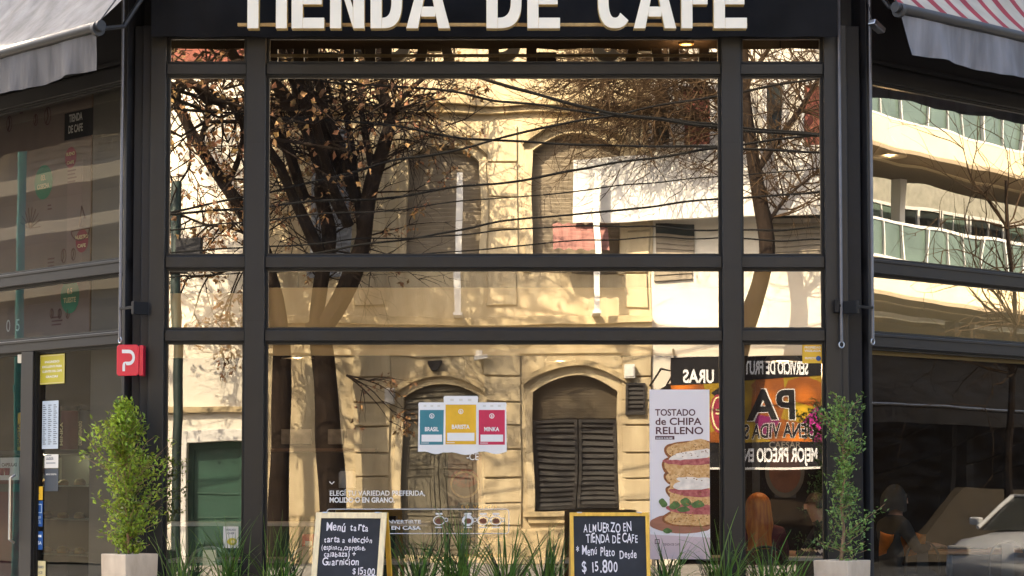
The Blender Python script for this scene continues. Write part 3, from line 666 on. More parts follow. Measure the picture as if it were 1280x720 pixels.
for s, l, py, wid, sz in (('TOSTADO', 819, 519.5, 51, 11.5), ('de CHIPA', 819, 531, 59, 12.5), ('RELLENO', 819, 542.5, 61, 12.5)):
    q = MB(); q.text(s, gx(l), gz(py), -.0135, sz / 143.6, 'L', .02, width=wid / 143.6); part('lettering', q, M['ptext'], t)
q = MB()
q.box(gx(819), gx(843), -.0135, -.0130, gz(549.5), gz(545)); q.text('TIENDA DE CAFE', gx(828), gz(682), -.0135, .03, 'L', 0, width=.15); q.frame(gx(818), gx(824), gz(680), gz(674), .006, -.0135, -.013)
part('lettering', q, M['ptext'], t)
q = MB(); q.text('SABOR SUBLIME', gx(820), gz(548.8), -.0145, .022, 'L', .01, width=.145); part('tagline', q, M['white'], t)
def blob(q, pxs, y, wob=.004, seed=0):
    y = y - .00009 * (seed % 10)   # an irregular outline from pixel points
    random.seed(seed); pts = []
    n = len(pxs)
    for i in range(n):
        a, b, c_, d = pxs[i - 1], pxs[i], pxs[(i + 1) % n], pxs[(i + 2) % n]
        for k in range(6):
            u = k / 6; f = lambda j: .5 * (2 * b[j] + (c_[j] - a[j]) * u + (2 * a[j] - 5 * b[j] + 4 * c_[j] - d[j]) * u * u + (3 * b[j] - a[j] - 3 * c_[j] + d[j]) * u ** 3)
            pts.append((min(x1, gx(f(0))) + random.uniform(-1, 1) * wob * .4, gz(f(1)) + random.uniform(-1, 1) * wob))
    q.flat([(min(x1 - .001, max(x0 + .001, a)), b) for a, b in pts], y)
yy = -.0135
q = MB(); blob(q, [(814, 650), (840, 642), (888, 642), (888, 661), (850, 667), (816, 660)], yy, .002, 1); part('serving_board', q, M['plank'], t)
cq = []
q = MB(); blob(q, [(838, 640), (838, 600), (846, 560), (888, 556), (888, 650), (850, 650)], yy - .0004, .003, 9)
for k, pts in enumerate(([(832, 646), (850, 638), (888, 638), (888, 655), (850, 656), (833, 652)], [(836, 610), (860, 602), (888, 602), (888, 620), (850, 622), (838, 618)], [(832, 596), (845, 590), (888, 590), (888, 606), (845, 606)], [(831, 578), (845, 572), (888, 574), (888, 594), (846, 594), (833, 588)], [(834, 560), (850, 554), (888, 553), (888, 572), (848, 572), (836, 568)], [(840, 624), (860, 619), (888, 620), (888, 634), (850, 632)])):
    blob(q, pts, yy - .0008, .003, 10 + k)
    cq.append([(u - (3 if u < 880 else 0), v + (1.6 if v > sum(p_[1] for p_ in pts) / len(pts) else -1.2)) for u, v in pts])
part('bread', q, M['bread'], t)
q = MB()
for k, pts in enumerate(cq): blob(q, pts, yy - .00055, .002, 60 + k)
part('crust', q, M['crust'], t)
q = MB(); random.seed(77)
for k in range(130):
    a_, b_ = random.uniform(836, 886), random.choice((558, 564, 569, 593, 600, 617, 628, 643, 650)) + random.uniform(-2.5, 2.5); q.disc(gx(a_), gz(b_), random.uniform(.003, .008), random.uniform(.002, .006), yy - .0036 - k * .000004, 6)
part('crumb', q, M['brown_crumb'], t, kind='stuff')
q = MB()
for k, pts in enumerate(([(832, 634), (850, 630), (888, 632), (888, 643), (845, 641)], [(836, 612), (860, 610), (888, 612), (888, 621), (850, 619)], [(828, 576), (845, 574), (888, 572), (888, 580), (845, 581)])): blob(q, pts, yy - .0016, .004, 30 + k)
part('ham', q, M['ham'], t)
q = MB()
for k, pts in enumerate(([(836, 574), (850, 566), (888, 561), (888, 571), (850, 575)], [(842, 606), (860, 599), (888, 598), (888, 610), (848, 612)], [(845, 598), (862, 596), (880, 600), (860, 604)])): blob(q, pts, yy - .0024, .004, 40 + k)
part('cheese', q, M['cheese'], t)
q = MB()
for k, pts in enumerate(([(823, 627), (828, 623), (834, 631), (828, 634)], [(836, 633), (844, 626), (850, 632), (842, 637)], [(850, 626), (858, 622), (864, 630), (855, 633)], [(864, 630), (874, 625), (880, 632), (868, 635)], [(828, 663), (834, 660), (840, 664), (833, 667)], [(846, 636), (856, 633), (862, 638), (850, 640)])): blob(q, pts, yy - .0032, .002, 50 + k)
part('herb', q, M['herb'], t, kind='stuff')

# coffee pouches printed on the glass
PC = {'BRASIL': (0.03, 0.21, 0.27), 'BARISTA': (0.80, 0.45, 0.02), 'MINKA': (0.58, 0.015, 0.08)}
for nm, a, b, pt, pbm, yo, col, lab in (('BRASIL', 522.5, 557, 503, 566, .0, 'teal', 'white coffee pouch cutout with a teal label reading BRASIL'), ('MINKA', 596, 633.5, 503, 566, .0, 'crimson', 'white coffee pouch cutout with a crimson label reading MINKA'), ('BARISTA', 554, 598, 495, 567, -.006, 'yellow', 'taller white coffee pouch cutout with a yellow label reading BARISTA')):
    x0, x1, z0, z1 = gx(a), gx(b), gz(pbm), gz(pt); yb = GY + yo; w_, h_ = x1 - x0, z1 - z0
    t = decal('coffee_pouch', lab, 'window cutout', 'coffee pouches printed on the glass', base=((x0 + x1) / 2, yb, z0))
    pts = [(x0, z0 + .01)] + [(x0 + w_ * k / 8, z0 + .012 * math.sin(k * .9)) for k in range(1, 8)] + [(x1, z0 + .01), (x1 - w_ * .02, z1 - h_ * .12), (x1 - .002, z1 - h_ * .03), (x1 - .01, z1), (x0 + .01, z1), (x0 + .002, z1 - h_ * .03), (x0 + w_ * .02, z1 - h_ * .12)]
    q = MB(); q.prism(pts, yb - .003, yb); part('pouch', q, M['white'], t)
    lx0, lx1 = x0 + w_ * .065, x1 - w_ * .065; lz0, lz1 = z0 + h_ * .16, z0 + h_ * .85
    mm = mat('label_' + col, PC[nm], .45, var=.22, scale=3)
    q = MB(); q.flat([(lx0, lz0), (lx1, lz0), (lx1, lz1), (lx0, lz1)], yb - .004); part('colour_label', q, mm, t)
    q = MB(); q.box(lx0 + .015, lx1 - .015, yb - .0052, yb - .0048, lz0 + h_ * .06, lz0 + h_ * .20); part('white_band', q, M['white'], t)
    q = MB(); q.text(nm, (lx0 + lx1) / 2, lz0 + h_ * .27, yb - .005, .05, 'C', .03, width=w_ * .52); part('lettering', q, M['white'], t); q = MB()
    cz_ = lz1 - h_ * .12; q.ring((lx0 + lx1) / 2, cz_, .022, .022, .006, yb - .005); q.text('B', (lx0 + lx1) / 2, cz_ - .012, yb - .005, .03, 'C', .02, width=.018); part('crest', q, M['white'], t); q = MB(); q.box(lx0 + .01, lx0 + .08, yb - .0052, yb - .0048, lz0 + .012, lz0 + .017); part('fine_print', q, M['white'], t)
    q = MB()
    for k in range(3): q.box(x0 + w_ * (.2 + .25 * k), x0 + w_ * (.3 + .25 * k), yb - .0034, yb - .0032, z1 - h_ * .09, z1 - h_ * .05)
    part('seal_marks', q, M['offwhite'], t)
# white lettering and cup strip
t = decal('window_lettering', 'white window lettering about choosing ground or whole bean coffee', 'lettering', base=(gx(470), GY, gz(627)))
for s, a, b, py, sz, bo_ in (('ELEGÍ TU VARIEDAD PREFERIDA,', 412, 532, 619.5, .062, .012), ('MOLIDO O EN GRANO.', 412, 494, 628, .062, .028), ('-CE', 583, 599, 575, .085, 0)):
    q = MB(); q.text(s, gx(a), gz(py), GY, sz, 'L', bo_, width=gx(b) - gx(a)); part('lettering', q, M['white'], t)
q = MB(); q.tube([(gx(412), GY, gz(602)), (gx(415), GY, gz(605)), (gx(418), GY, gz(602))], .005, 5)
part('tick_mark', q, M['white'], t)
t = decal('cup_strip', 'white outlined window strip with text and four coffee cup drawings', 'window strip', base=(gx(523), GY, gz(667)))
q = MB(); xa, xb, za, zb = gx(409), gx(636), gz(667), gz(636.5); r_ = .025
pts = []
for cx_, cz_, a0 in ((xb - r_, zb - r_, 0), (xa + r_, zb - r_, 90), (xa + r_, za + r_, 180), (xb - r_, za + r_, 270)):
    for k in range(6): pts.append((cx_ + r_ * math.cos(R(a0 + 18 * k)), GY, cz_ + r_ * math.sin(R(a0 + 18 * k))))
q.tube(pts + [pts[0]], .0035, 4, False); part('outline', q, M['white'], t)
q = MB(); q.text('TODO PARA CONVERTIRTE', gx(527), gz(654.5), GY, .045, 'R', .012, width=.72); part('lettering', q, M['white'], t); q = MB(); q.text('EN BARISTA EN CASA', gx(527), gz(662), GY, .045, 'R', .028, width=.62); part('lettering', q, M['white'], t)
M['coffee'] = mat('coffee_print', (0.16, 0.05, 0.03), .5, var=.2)
for px in (549, 585, 604, 620):
    q = MB(); cx_, cz_ = gx(px), gz(652); q.ring(cx_, cz_ + .01, .052, .042, .008, GY); q.ring(cx_ + .06, cz_ + .015, .018, .018, .006, GY); q.box(cx_ - .035, cx_ + .035, GY - .0004, GY, cz_ - .055, cz_ - .046); q.box(cx_ - .03, cx_ + .03, GY - .0004, GY, cz_ + .06, cz_ + .075)
    if px == 585: q.disc(cx_, cz_ + .01, .046, .05, GY - .0003)
    c_ = part('cup_drawing', q, M['white'], t)
    q = MB(); q.disc(cx_, cz_ + .005, .032, .024, GY - .0008); part('coffee', q, M['coffee'], c_)
# yellow protection sticker
M['yel'] = mat('yellow_print', (0.85, 0.50, 0.03), .5, var=.06); M['blue'] = mat('blue_print', (0.01, 0.08, 0.30), .45, var=.1); M['navy'] = mat('navy_print', (0.02, 0.035, 0.06), .45, var=.1); M['sky'] = mat('pale_blue_print', (0.50, 0.58, 0.66), .5, var=.05); M['olive'] = mat('olive_yellow_print', (0.52, 0.44, 0.03), .5, var=.06); M['cream'] = mat('cream_print', (0.70, 0.60, 0.32), .5, var=.05); M['grey_ink'] = mat('grey_ink', (0.12, 0.14, 0.17), .6, var=.1)
def sticker(fr, px0, px1, py0, py1, m, label, texts=(), tm='white', off=GY, border=None, name='window_sticker', cat='sticker', extra=None):
    a, z1_ = at(fr, px0, (py0 + py1) / 2, off)[0], at(fr, (px0 + px1) / 2, py0, off)[1]; b, z0_ = at(fr, px1, (py0 + py1) / 2, off)[0], at(fr, (px0 + px1) / 2, py1, off)[1]
    t = thing(name, label, cat, fr, ((a + b) / 2, off, z0_)); q = MB(); q.box(a, b, off - .002, off, z0_, z1_); part('sheet', q, M[m], t)
    if border: q = MB(); q.frame(a + .006, b - .006, z0_ + .006, z1_ - .006, .006, off - .0032, off - .0028); part('border', q, M[border], t)
    Wd, Hd = b - a, z1_ - z0_
    for s, u, v, sz, wd in texts: q = MB(); q.text(s, a + Wd * u, z0_ + Hd * v, off - .0032, Hd * sz, 'C', .02, width=Wd * wd if wd else None); part('lettering', q, M[tm], t)
    q = MB()
    if extra: extra(q, a, b, z0_, z1_, off - .0032)
    if q.v: part('print', q, M[tm], t)
    return t
t = sticker(FRONT, 1003, 1029, 431, 454, 'yel', 'small yellow and orange security sticker in the top corner of the pane', [('PROPIEDAD', .5, .80, .16, .8), ('VIGILADA', .5, .62, .16, .8), ('PROTECTOR', .42, .22, .15, .6)], 'white')
q = MB(); q.disc(gx(1024), gz(448), .022, .022, GY - .0033); part('badge', q, M['blue'], t)
# card with a salad on the left pane
t = sticker(FRONT, 279, 298, 658, 685, 'offwhite', 'small white card with a yellow salad picture low on the left pane', [('ENSALADA', .5, .80, .12, .7), ('CHEF', .5, .64, .12, .5)], 'grey_ink')
q = MB(); q.disc(gx(291), gz(677), .042, .032, GY - .0035); part('salad', q, M['olive'], t); q = MB(); q.disc(gx(292), gz(677), .018, .014, GY - .004); part('egg', q, M['cream'], t)
# entrance side
sticker(LEFT, 50, 81, 443, 480, 'olive', 'olive yellow notice taped at the top of the entrance glass', [('INGRESO', .5, .72, .10, .6), ('EXCLUSIVO PARA', .5, .56, .10, .8), ('CLIENTES DEL CAFE', .5, .40, .10, .8), ('GRACIAS', .5, .22, .10, .5)], border='cream')
def rows(n, c): 
    def f(q, a, b, z0, z1, y):
        for k in range(n):
            for j in range(c):
                w = (b - a) / c; q.box(a + w * j + w * .12, a + w * (j + .5 + .38 * ((k * 7 + j * 3) % 5) / 5), y, y + .0004, z1 - (z1 - z0) * (.1 + .85 * k / n), z1 - (z1 - z0) * (.1 + .85 * k / n) + .008)
    return f
sticker(LEFT, 53, 73, 501, 561, 'sky', 'tall pale blue printed price list on the entrance glass', [], 'grey_ink', extra=rows(20, 3), name='price_list', cat='price list')
sticker(LEFT, 56, 73, 568, 585, 'offwhite', 'small off white sticker below the price list', [('CAFE', .4, .7, .14, .5)], 'grey_ink', extra=rows(3, 1))
t = sticker(LEFT, 56, 73, 586, 614, 'navy', 'dark sticker with a square code below the off white one', [('MENÚ DIGITAL', .5, .72, .10, .8)], 'offwhite')
t = sticker(LEFT, 43, 53.5, 608, 625, 'yel', 'yellow sticker on top of the blue ones beside the entrance', [('✓', .5, .3, .4, None)], 'blue')
sticker(LEFT, 43, 53.5, 626, 658, 'blue', 'dark blue payment sticker below the yellow one', [('Pago', .5, .32, .16, .7), ('FACIL', .5, .12, .16, .7)], 'sky', extra=lambda q, a, b, z0, z1, y: q.frame(a + .015, b - .015, z0 + (z1 - z0) * .52, z0 + (z1 - z0) * .88, .008, y, y + .0004))
sticker(LEFT, 43, 53.5, 664, 687, 'blue', 'bright blue card payment sticker reading VISA', [('VISA', .5, .28, .26, .85)], 'white', extra=lambda q, a, b, z0, z1, y: q.box(a + .02, b - .02, y, y + .0004, z0 + (z1 - z0) * .68, z0 + (z1 - z0) * .8))
sticker(LEFT, 43, 57, 701, 724, 'cream', 'cream sticker lowest beside the entrance', [('HORARIO', .5, .6, .2, .7), ('8 A 20', .5, .3, .2, .5)], 'grey_ink')
# ------------------------------------------------------------------ inside the cafe
M['table'] = mat('table_top_white', (0.72, 0.70, 0.66), .4, var=.05)
M['table_wood'] = mat('table_top_wood', (0.45, 0.22, 0.08), .45, var=.2, scale=4, stretch=(1, 8, 8))
M['brown_b0'] = mat('dark_shelf_wood', (0.10, 0.05, 0.022), .5, var=.2)
M['shade'] = mat('pendant_shade', (0.02, 0.02, 0.02), .4, var=.1)
M['bulb'] = emit_mat('warm_bulb', (1.0, 0.42, 0.08), 6.0)
M['down'] = emit_mat('warm_downlight', (1.0, 0.45, 0.1), 5.0)
M['hair'] = mat('auburn_hair', (0.85, 0.33, 0.05), .5, var=.35, scale=40, stretch=(1, 1, .08), col2=(0.45, 0.10, 0.03))
M['hair_d'] = mat('dark_hair', (0.03, 0.02, 0.015), .5, var=.3, scale=40)
M['skin'] = mat('skin', (0.52, 0.30, 0.21), .5, var=.08)
M['denim'] = mat('dark_trousers', (0.03, 0.035, 0.05), .8, var=.2)
M['navy_j'] = mat('navy_jacket', (0.012, 0.018, 0.05), .7, var=.2); M['maroon'] = mat('maroon_jumper', (0.10, 0.012, 0.025), .8, var=.2); M['grey_h'] = mat('grey_hoodie', (0.05, 0.05, 0.053), .85, var=.2)
M['orange_c'] = mat('orange_cloth', (0.62, 0.19, 0.02), .85, var=.25, scale=12, bump=.3)
def lamp_light(loc, e, col=(1, .62, .28), r=.05):
    l = bpy.data.lights.new('lamp_glow', 'POINT'); l.energy = e; l.color = col; l.shadow_soft_size = r
    o = bpy.data.objects.new('lamp_glow', l); COL.objects.link(o); o.location = loc
# downlights in the ceiling
for k, (x, y) in enumerate(((-1.55, .9), (.33, .75), (1.65, 1.5), (-.5, 3.2), (2.6, 3.0), (-3.4, 3.2))):
    t = thing('ceiling_downlight', ('warm ceiling downlight at the front left of the cafe', 'warm ceiling downlight above the middle of the glass front', 'warm ceiling downlight at the front right of the cafe', 'warm ceiling downlight deep in the middle of the cafe', 'warm ceiling downlight deep at the right of the cafe', 'warm ceiling downlight deep at the left of the cafe')[k], 'downlight', FRONT, (x, y, 5.6), 'ceiling downlights')
    q = MB(); q.lathe([(.075, 5.618), (.075, 5.60), (.055, 5.598)], (x, y, 0), 20); part('rim', q, M['brass'], t)
    q = MB(); q.disc(0, 0, .05, .05, 0); q.v = [(x + v[0], y + v[2], 5.597) for v in q.v]; part('lens', q, M['down'], t)
    lamp_light((x, y, 5.45), 2)
def pendant(x, y, z, lab, e=12):
    t = thing('pendant_lamp', lab, 'pendant lamp', FRONT, (x, y, z), 'pendant lamps'); 
    q = MB(); q.lathe([(.02, z + .20), (.05, z + .16), (.16, z + .02), (.17, z)], (x, y, 0), 22); part('lamp_shade', q, M['shade'], t, 0, True)
    q = MB(); q.tube([(x, y, z + .2), (x, y, 5.6)], .006, 5); part('cord', q, M['black'], t)
    q = MB(); q.lathe([(.0, z - .005), (.035, z + .01), (.045, z + .05), (.025, z + .10), (0, z + .11)], (x, y, 0), 14); part('bulb', q, M['bulb'], t, 0, True)
    lamp_light((x, y, z - .06), e * .35)
for (px, py, d, lab, e) in ((1112, 196, 2.2, 'pendant lamp glowing behind the upper right glass', 10), (700, 452, 4.4, 'pendant lamp over the back tables', 6), (978, 452, 1.1, 'pendant lamp behind the right pane', 20), (372, 448, 3.8, 'pendant lamp over the counter', 6)):
    x, z = at(FRONT, px, py, d); pendant(x, d, z, lab, e)
# tables and chairs
def table(x, y, r, z, top, lab):
    t = thing('cafe_table', lab, 'table', FRONT, (x, y, .02), 'cafe tables')
    q = MB(); q.box(x - r, x + r, y - .32, y + .32, z - .035, z); part('table_top', q, M[top], t, .006)
    q = MB(); q.lathe([(.03, .04), (.03, z - .036)], (x, y, 0), 12); part('column', q, M['steel_dark'], t, 0, True)
    q = MB(); q.lathe([(.22, .021), (.22, .035), (.03, .06)], (x, y, 0), 20); part('base', q, M['steel_dark'], t, 0, True)
def chair(x, y, rz, lab, m='metal'):
    t = thing('cafe_chair', lab, 'chair', FRONT, (x, y, .02), 'cafe chairs', rz=rz)
    q = MB(); q.box(x - .19, x + .19, y - .19, y + .19, .45, .47); part('seat', q, M[m], t, .008)
    for sx in (-1, 1):
        q = MB(); q.tube([(x + sx * .17, y + .17, .46), (x + sx * .20, y + .21, .021)], .012, 8); part('leg', q, M[m], t, 0, True)
        q = MB(); q.tube([(x + sx * .17, y - .17, .46), (x + sx * .20, y - .21, .021)], .012, 8); part('leg', q, M[m], t, 0, True)
    q = MB(); n = 16; q.tube([(x - .19, y - .18, .47)] + [(x - .19 * math.cos(math.pi * k / n), y - .22, .62 + .27 * math.sin(math.pi * k / n) ** .6) for k in range(n + 1)] + [(x + .19, y - .18, .47)], .013, 8); part('back_frame', q, M[m], t, 0, True)
    q = MB(); q.prism([(x - .07, .47), (x + .07, .47), (x + .06, .87), (x - .06, .87)], y - .224, y - .214); part('backrest', q, M[m], t, .003)
TB = [(-2.5, .75, .55, .78, 'table', 'white cafe table behind the left pane'), (-1.25, .85, .5, .76, 'table', 'white cafe table behind the pale framed chalkboard'), (.15, .9, .55, .77, 'table', 'white cafe table between the chalkboards'), (2.35, 1.3, .6, .78, 'table', 'white cafe table in front of the woman with red hair'), (4.3, 2.6, .5, .80, 'table_wood', 'wooden cafe table with the orange cloth nearby'), (5.3, 3.1, .45, .80, 'table_wood', 'wooden cafe table behind the far right glass')]
for a in TB: table(*a)
CH = [(-2.65, .42, 0, 'metal', 'round backed metal chair behind the left pane'), (-1.9, .55, .5, 'metal', 'round backed metal chair just right of the first mullion'), (.05, 1.45, 3.1, 'steel_dark', 'dark chair at the table between the chalkboards'), (.9, .95, 1.2, 'steel_dark', 'dark chair behind the amber framed chalkboard'), (2.22, .62, 0.1, 'steel_dark', 'dark chair the woman with red hair sits on'), (2.95, .85, 1.2, 'metal', 'metal chair beside the man in the navy jacket'), (3.85, 2.25, .4, 'steel_dark', 'dark chair holding the orange cloth'), (4.75, 2.45, .2, 'steel_dark', 'dark chair at the wooden table'), (5.7, 3.0, 0.6, 'steel_dark', 'dark chair farthest right')]
for x, y, rz, m, lab in CH: chair(x, y, rz, lab, m)
# orange cloth over a chair back
x, z = at(FRONT, 1128, 668, 2.0)
q = MB(); q.smooth = True
q.grid(lambda u, v: (x - .22 + .44 * u, 2.0 + .10 * math.cos(v * math.pi * 2) * .5 + .02 * math.sin(u * 20), z + .02 - .26 * abs(v - .5) * 1.6 + .02 * math.sin(u * 9 + v * 5)), 24, 20)
solo('orange_jacket', q, M['orange_c'], 'orange cloth jacket hung over a dark chair back', 'jacket', FRONT, (x, 2.0, z - .2))

# people
def person(label, x, y, rz, shirt, hair, long_hair, lean=0.0, hood=False, seat=.47, stripe=False, scale=1.0):
    t = thing('person', label, 'person', FRONT, (x, y, .02), rz=rz)
    # skeleton in local coordinates: facing +Y, seated
    J = {'pel': (0, 0, seat + .10), 'sp': (0, .02 + lean * .3, seat + .30), 'ch': (0, .03 + lean * .7, seat + .48), 'nk': (0, .03 + lean, seat + .63), 'hd': (0, .05 + lean * 1.1, seat + .73), 'ht': (0, .06 + lean * 1.15, seat + .83)}
    Rr = {'pel': .15, 'sp': .135, 'ch': .165, 'nk': .052, 'hd': .088, 'ht': .082}
    E = [('pel', 'sp'), ('sp', 'ch'), ('ch', 'nk'), ('nk', 'hd'), ('hd', 'ht')]
    for s, c_ in ((-1, 'l'), (1, 'r')):
        J.update({'sh' + c_: (s * .19, .02 + lean * .75, seat + .53), 'el' + c_: (s * .24, .12 + lean, seat + .30), 'wr' + c_: (s * .13, .34 + lean, seat + .33), 'pa' + c_: (s * .11, .42 + lean, seat + .335),
                  'hp' + c_: (s * .09, .05, seat + .06), 'kn' + c_: (s * .11, .45, seat + .05), 'an' + c_: (s * .11, .43, .07), 'to' + c_: (s * .12, .60, .035)})
        Rr.update({'sh' + c_: .078, 'el' + c_: .056, 'wr' + c_: .034, 'pa' + c_: .034, 'hp' + c_: .09, 'kn' + c_: .062, 'an' + c_: .042, 'to' + c_: .035})
        E += [('ch', 'sh' + c_), ('sh' + c_, 'el' + c_), ('el' + c_, 'wr' + c_), ('wr' + c_, 'pa' + c_), ('pel', 'hp' + c_), ('hp' + c_, 'kn' + c_), ('kn' + c_, 'an' + c_), ('an' + c_, 'to' + c_)]
        for k in range(5):
            L = (.055, .075, .082, .076, .06)[k]; ox = (k - 2) * .017; b0 = J['pa' + c_]
            a1 = (b0[0] + ox + (-s * .02 if k == 0 else 0), b0[1] + (.01 if k == 0 else .035), b0[2]); 
            if k == 0: a1 = (b0[0] - s * .04, b0[1] - .005, b0[2])
            a2 = (a1[0] + (-s * .012 if k == 0 else 0), a1[1] + L * .55, a1[2] - .004); a3 = (a2[0], a2[1] + L * .4, a2[2] - .022)
            for j, p in enumerate((a1, a2, a3)): J['f%s%d%d' % (c_, k, j)] = p; Rr['f%s%d%d' % (c_, k, j)] = .0085 - .001 * j
            E += [('pa' + c_, 'f%s%d0' % (c_, k)), ('f%s%d0' % (c_, k), 'f%s%d1' % (c_, k)), ('f%s%d1' % (c_, k), 'f%s%d2' % (c_, k))]
    ks = list(J); me = bpy.data.meshes.new('body'); me.from_pydata([J[k] for k in ks], [(ks.index(a), ks.index(b)) for a, b in E], [])
    o = bpy.data.objects.new('body', me); COL.objects.link(o)
    o.modifiers.new('s', 'SKIN'); sv = me.skin_vertices[0].data
    for i, k in enumerate(ks): sv[i].radius = (Rr[k] * (1.12 if k in ('ch', 'pel') else 1), Rr[k] * (.82 if k in ('ch', 'sp', 'sh') else 1)); sv[i].use_root = (k == 'pel')
    sb = o.modifiers.new('u', 'SUBSURF'); sb.levels = 2; sb.render_levels = 2
    dg = bpy.context.evaluated_depsgraph_get(); m2 = bpy.data.meshes.new_from_object(o.evaluated_get(dg)); bpy.data.objects.remove(o)
    m2.materials.clear()
    for m in (M[shirt], M['skin'], M['denim'], M['white']): m2.materials.append(m)
    for p in m2.polygons:
        c = p.center; p.use_smooth = True
        if c.z > seat + .63: p.material_index = 1
        elif c.z > seat + .22 and c.y > .30 + lean and abs(c.x) < .2: p.material_index = 1
        elif c.z < seat + .13 or c.y > .3: p.material_index = 2
        elif stripe and (abs(c.z - (seat + .36)) < .012 or abs(c.z - (seat + .30)) < .012) : p.material_index = 3
        else: p.material_index = 0
    ob = bpy.data.objects.new('body', m2); COL.objects.link(ob); ob.parent = t; BASE[ob] = (x, y, .02); ob.location = (0, 0, -.02)
    hx, hy, hz = J['hd'][0], J['hd'][1], J['hd'][2] + .045
    q = MB(); q.cur = 0
    for s in (-1, 1): q.lathe([(0, -.006), (.011, 0), (0, .006)], (x + s * .033, y + hy + .088, hz + .01), 8, 'Y')
    q.prism([(x - .014, hz - .035), (x + .014, hz - .035), (x + .006, hz + .012), (x - .006, hz + .012)], y + hy + .075, y + hy + .108); part('face_features', q, M['skin'] , t)
    q = MB(); q.smooth = True
    def hair_s(u, v):
        if hood:
            a = 2 * math.pi * u; ph = v * math.pi * .62; z_ = .14 * math.cos(min(ph, math.pi / 2)) if ph < math.pi / 2 else -(ph - math.pi / 2) * .28; r = .118 * math.sin(max(.001, min(ph, math.pi / 2))) * (1 + .10 * math.sin(a * 3) * v); b_ = 1.25 if math.sin(a) < 0 else .8
            if math.sin(a) > .5: z_ = max(z_, .05)
            return (x + r * math.cos(a), y + hy - .02 + r * b_ * math.sin(a), hz + z_ + .012 * math.sin(a * 5 + v * 4))
        a = 2 * math.pi * u; ph = v * (math.pi * .62)
        if long_hair and math.sin(a) < .35:
            z_ = .125 * math.cos(min(ph, math.pi / 2)) if ph < math.pi / 2 else -(ph - math.pi / 2) * 1.05
            r = .112 * math.sin(min(ph, math.pi / 2)) * (1 + max(0, ph - math.pi / 2) * 1.2)
            w = 1 + .04 * math.sin(a * 9)
        else:
            z_ = .125 * math.cos(ph * .9); r = .112 * math.sin(max(.001, ph * .9)); w = 1
            if math.sin(a) > .35: z_ = max(z_, .03)
        return (x + r * w * math.cos(a), y + hy - .008 + r * w * math.sin(a) * (1.0 if math.sin(a) < 0 else .9), hz + z_)
    q.grid(hair_s, 48, 16); part('hood' if hood else 'hair', q, M['grey_h'] if hood else M[hair], t)
    return t
person('woman seated with long auburn hair seen from behind', 2.22, .68, 0, 'maroon', 'hair', True)
person('seated person in a navy jacket with white stripes leaning over a table', 3.05, 1.45, 1.7, 'navy_j', 'hair_d', False, .16, stripe=True)
person('seated person in a grey hooded top behind the corner post', 3.62, 2.1, -1.2, 'grey_h', 'hair_d', False, .05, hood=True, seat=.52)

# counter, shelves, jars behind the left part of the front
M['green_d'] = mat('dark_green_panel', (0.010, 0.045, 0.028), .4, var=.2); M['box_w'] = mat('packaging', (0.22, 0.20, 0.17), .5, var=.3, scale=15)
t = thing('service_counter', 'dark green cafe counter with a pale worktop behind the left of the front glass', 'counter', FRONT, (-2.2, 3.4, .02))
q = MB(); q.box(-3.6, -.9, 3.2, 3.9, .02, 1.02); part('front_panel', q, M['green_d'], t, .01); q = MB(); q.box(-3.65, -.85, 3.15, 3.95, 1.023, 1.06); part('worktop', q, M['offwhite'], t, .005)
for i, (px, py) in enumerate(((362, 546), (380, 546), (420, 546), (444, 546))):
    x, z = at(FRONT, px, py, 4.9); q = MB(); q.box(x - .08, x + .08, 4.8, 4.95, z - .08, z + .08); q.box(x - .05, x + .03, 4.797, 4.80, z - .03, z + .03)
    solo('coffee_package', q, M['box_w'], ('pale coffee package leftmost on the back shelf', 'pale coffee package second on the back shelf', 'pale coffee package third on the back shelf', 'pale coffee package rightmost on the back shelf')[i], 'package', FRONT, (x, 4.87, z - .08), 'packages on the back shelf', bevel=.004)
x0, zs = at(FRONT, 338, 559, 4.9); x1, _ = at(FRONT, 470, 559, 4.9)
q = MB(); q.box(x0, x1, 4.7, 5.28, zs - .05, zs - .015); solo('wall_shelf', q, M['brown_b0'], 'long wooden shelf on the dark back wall', 'shelf', FRONT, ((x0 + x1) / 2, 5.2, zs - .05))
def jar(px, py0, py1, d, m, lab):
    x, zt_ = at(FRONT, px, py0, d); z0_ = at(FRONT, px, py1, d)[1]; h = zt_ - z0_; r = h * .42
    t = thing('storage_jar', lab, 'jar', FRONT, (x, d, z0_), 'jars'); q = MB(); q.lathe([(r, z0_), (r, z0_ + h * .75), (r * .8, z0_ + h * .85)], (x, d, 0), 18); part('body', q, M[m], t, 0, True)
    q = MB(); q.lathe([(r * .82, z0_ + h * .86), (r * .82, z0_ + h), (0, z0_ + h)], (x, d, 0), 18); part('lid', q, M['steel_dark'], t, 0, True)
jar(434, 585, 610, 1.0, 'offwhite', 'white labelled jar left of the window lettering')
x, z = at(FRONT, 434, 612, 1.0)
t = thing('display_stand', 'slim dark stand carrying the white labelled jar', 'stand', FRONT, (x, 1.0, .02)); q = MB(); q.box(x - .16, x + .16, .85, 1.15, z - .02, z + .008); part('shelf_top', q, M['steel_dark'], t, .003); q = MB(); q.box(x - .02, x + .02, .98, 1.02, .02, z - .022); part('leg', q, M['steel_dark'], t); q = MB(); q.box(x - .14, x + .14, .88, 1.12, .021, .04); part('base', q, M['steel_dark'], t)
x, z = at(FRONT, 386, 690, .8)
t = thing('menu_stand', 'small red table card beside the pale framed chalkboard', 'table card', FRONT, (x, .8, z)); q = MB(); q.box(x - .06, x + .06, .79, .80, .785, .785 + .21); part('card', q, M['red'], t); q = MB(); q.box(x - .03, x + .03, .785, .789, .85, .93); part('print', q, M['white'], t)
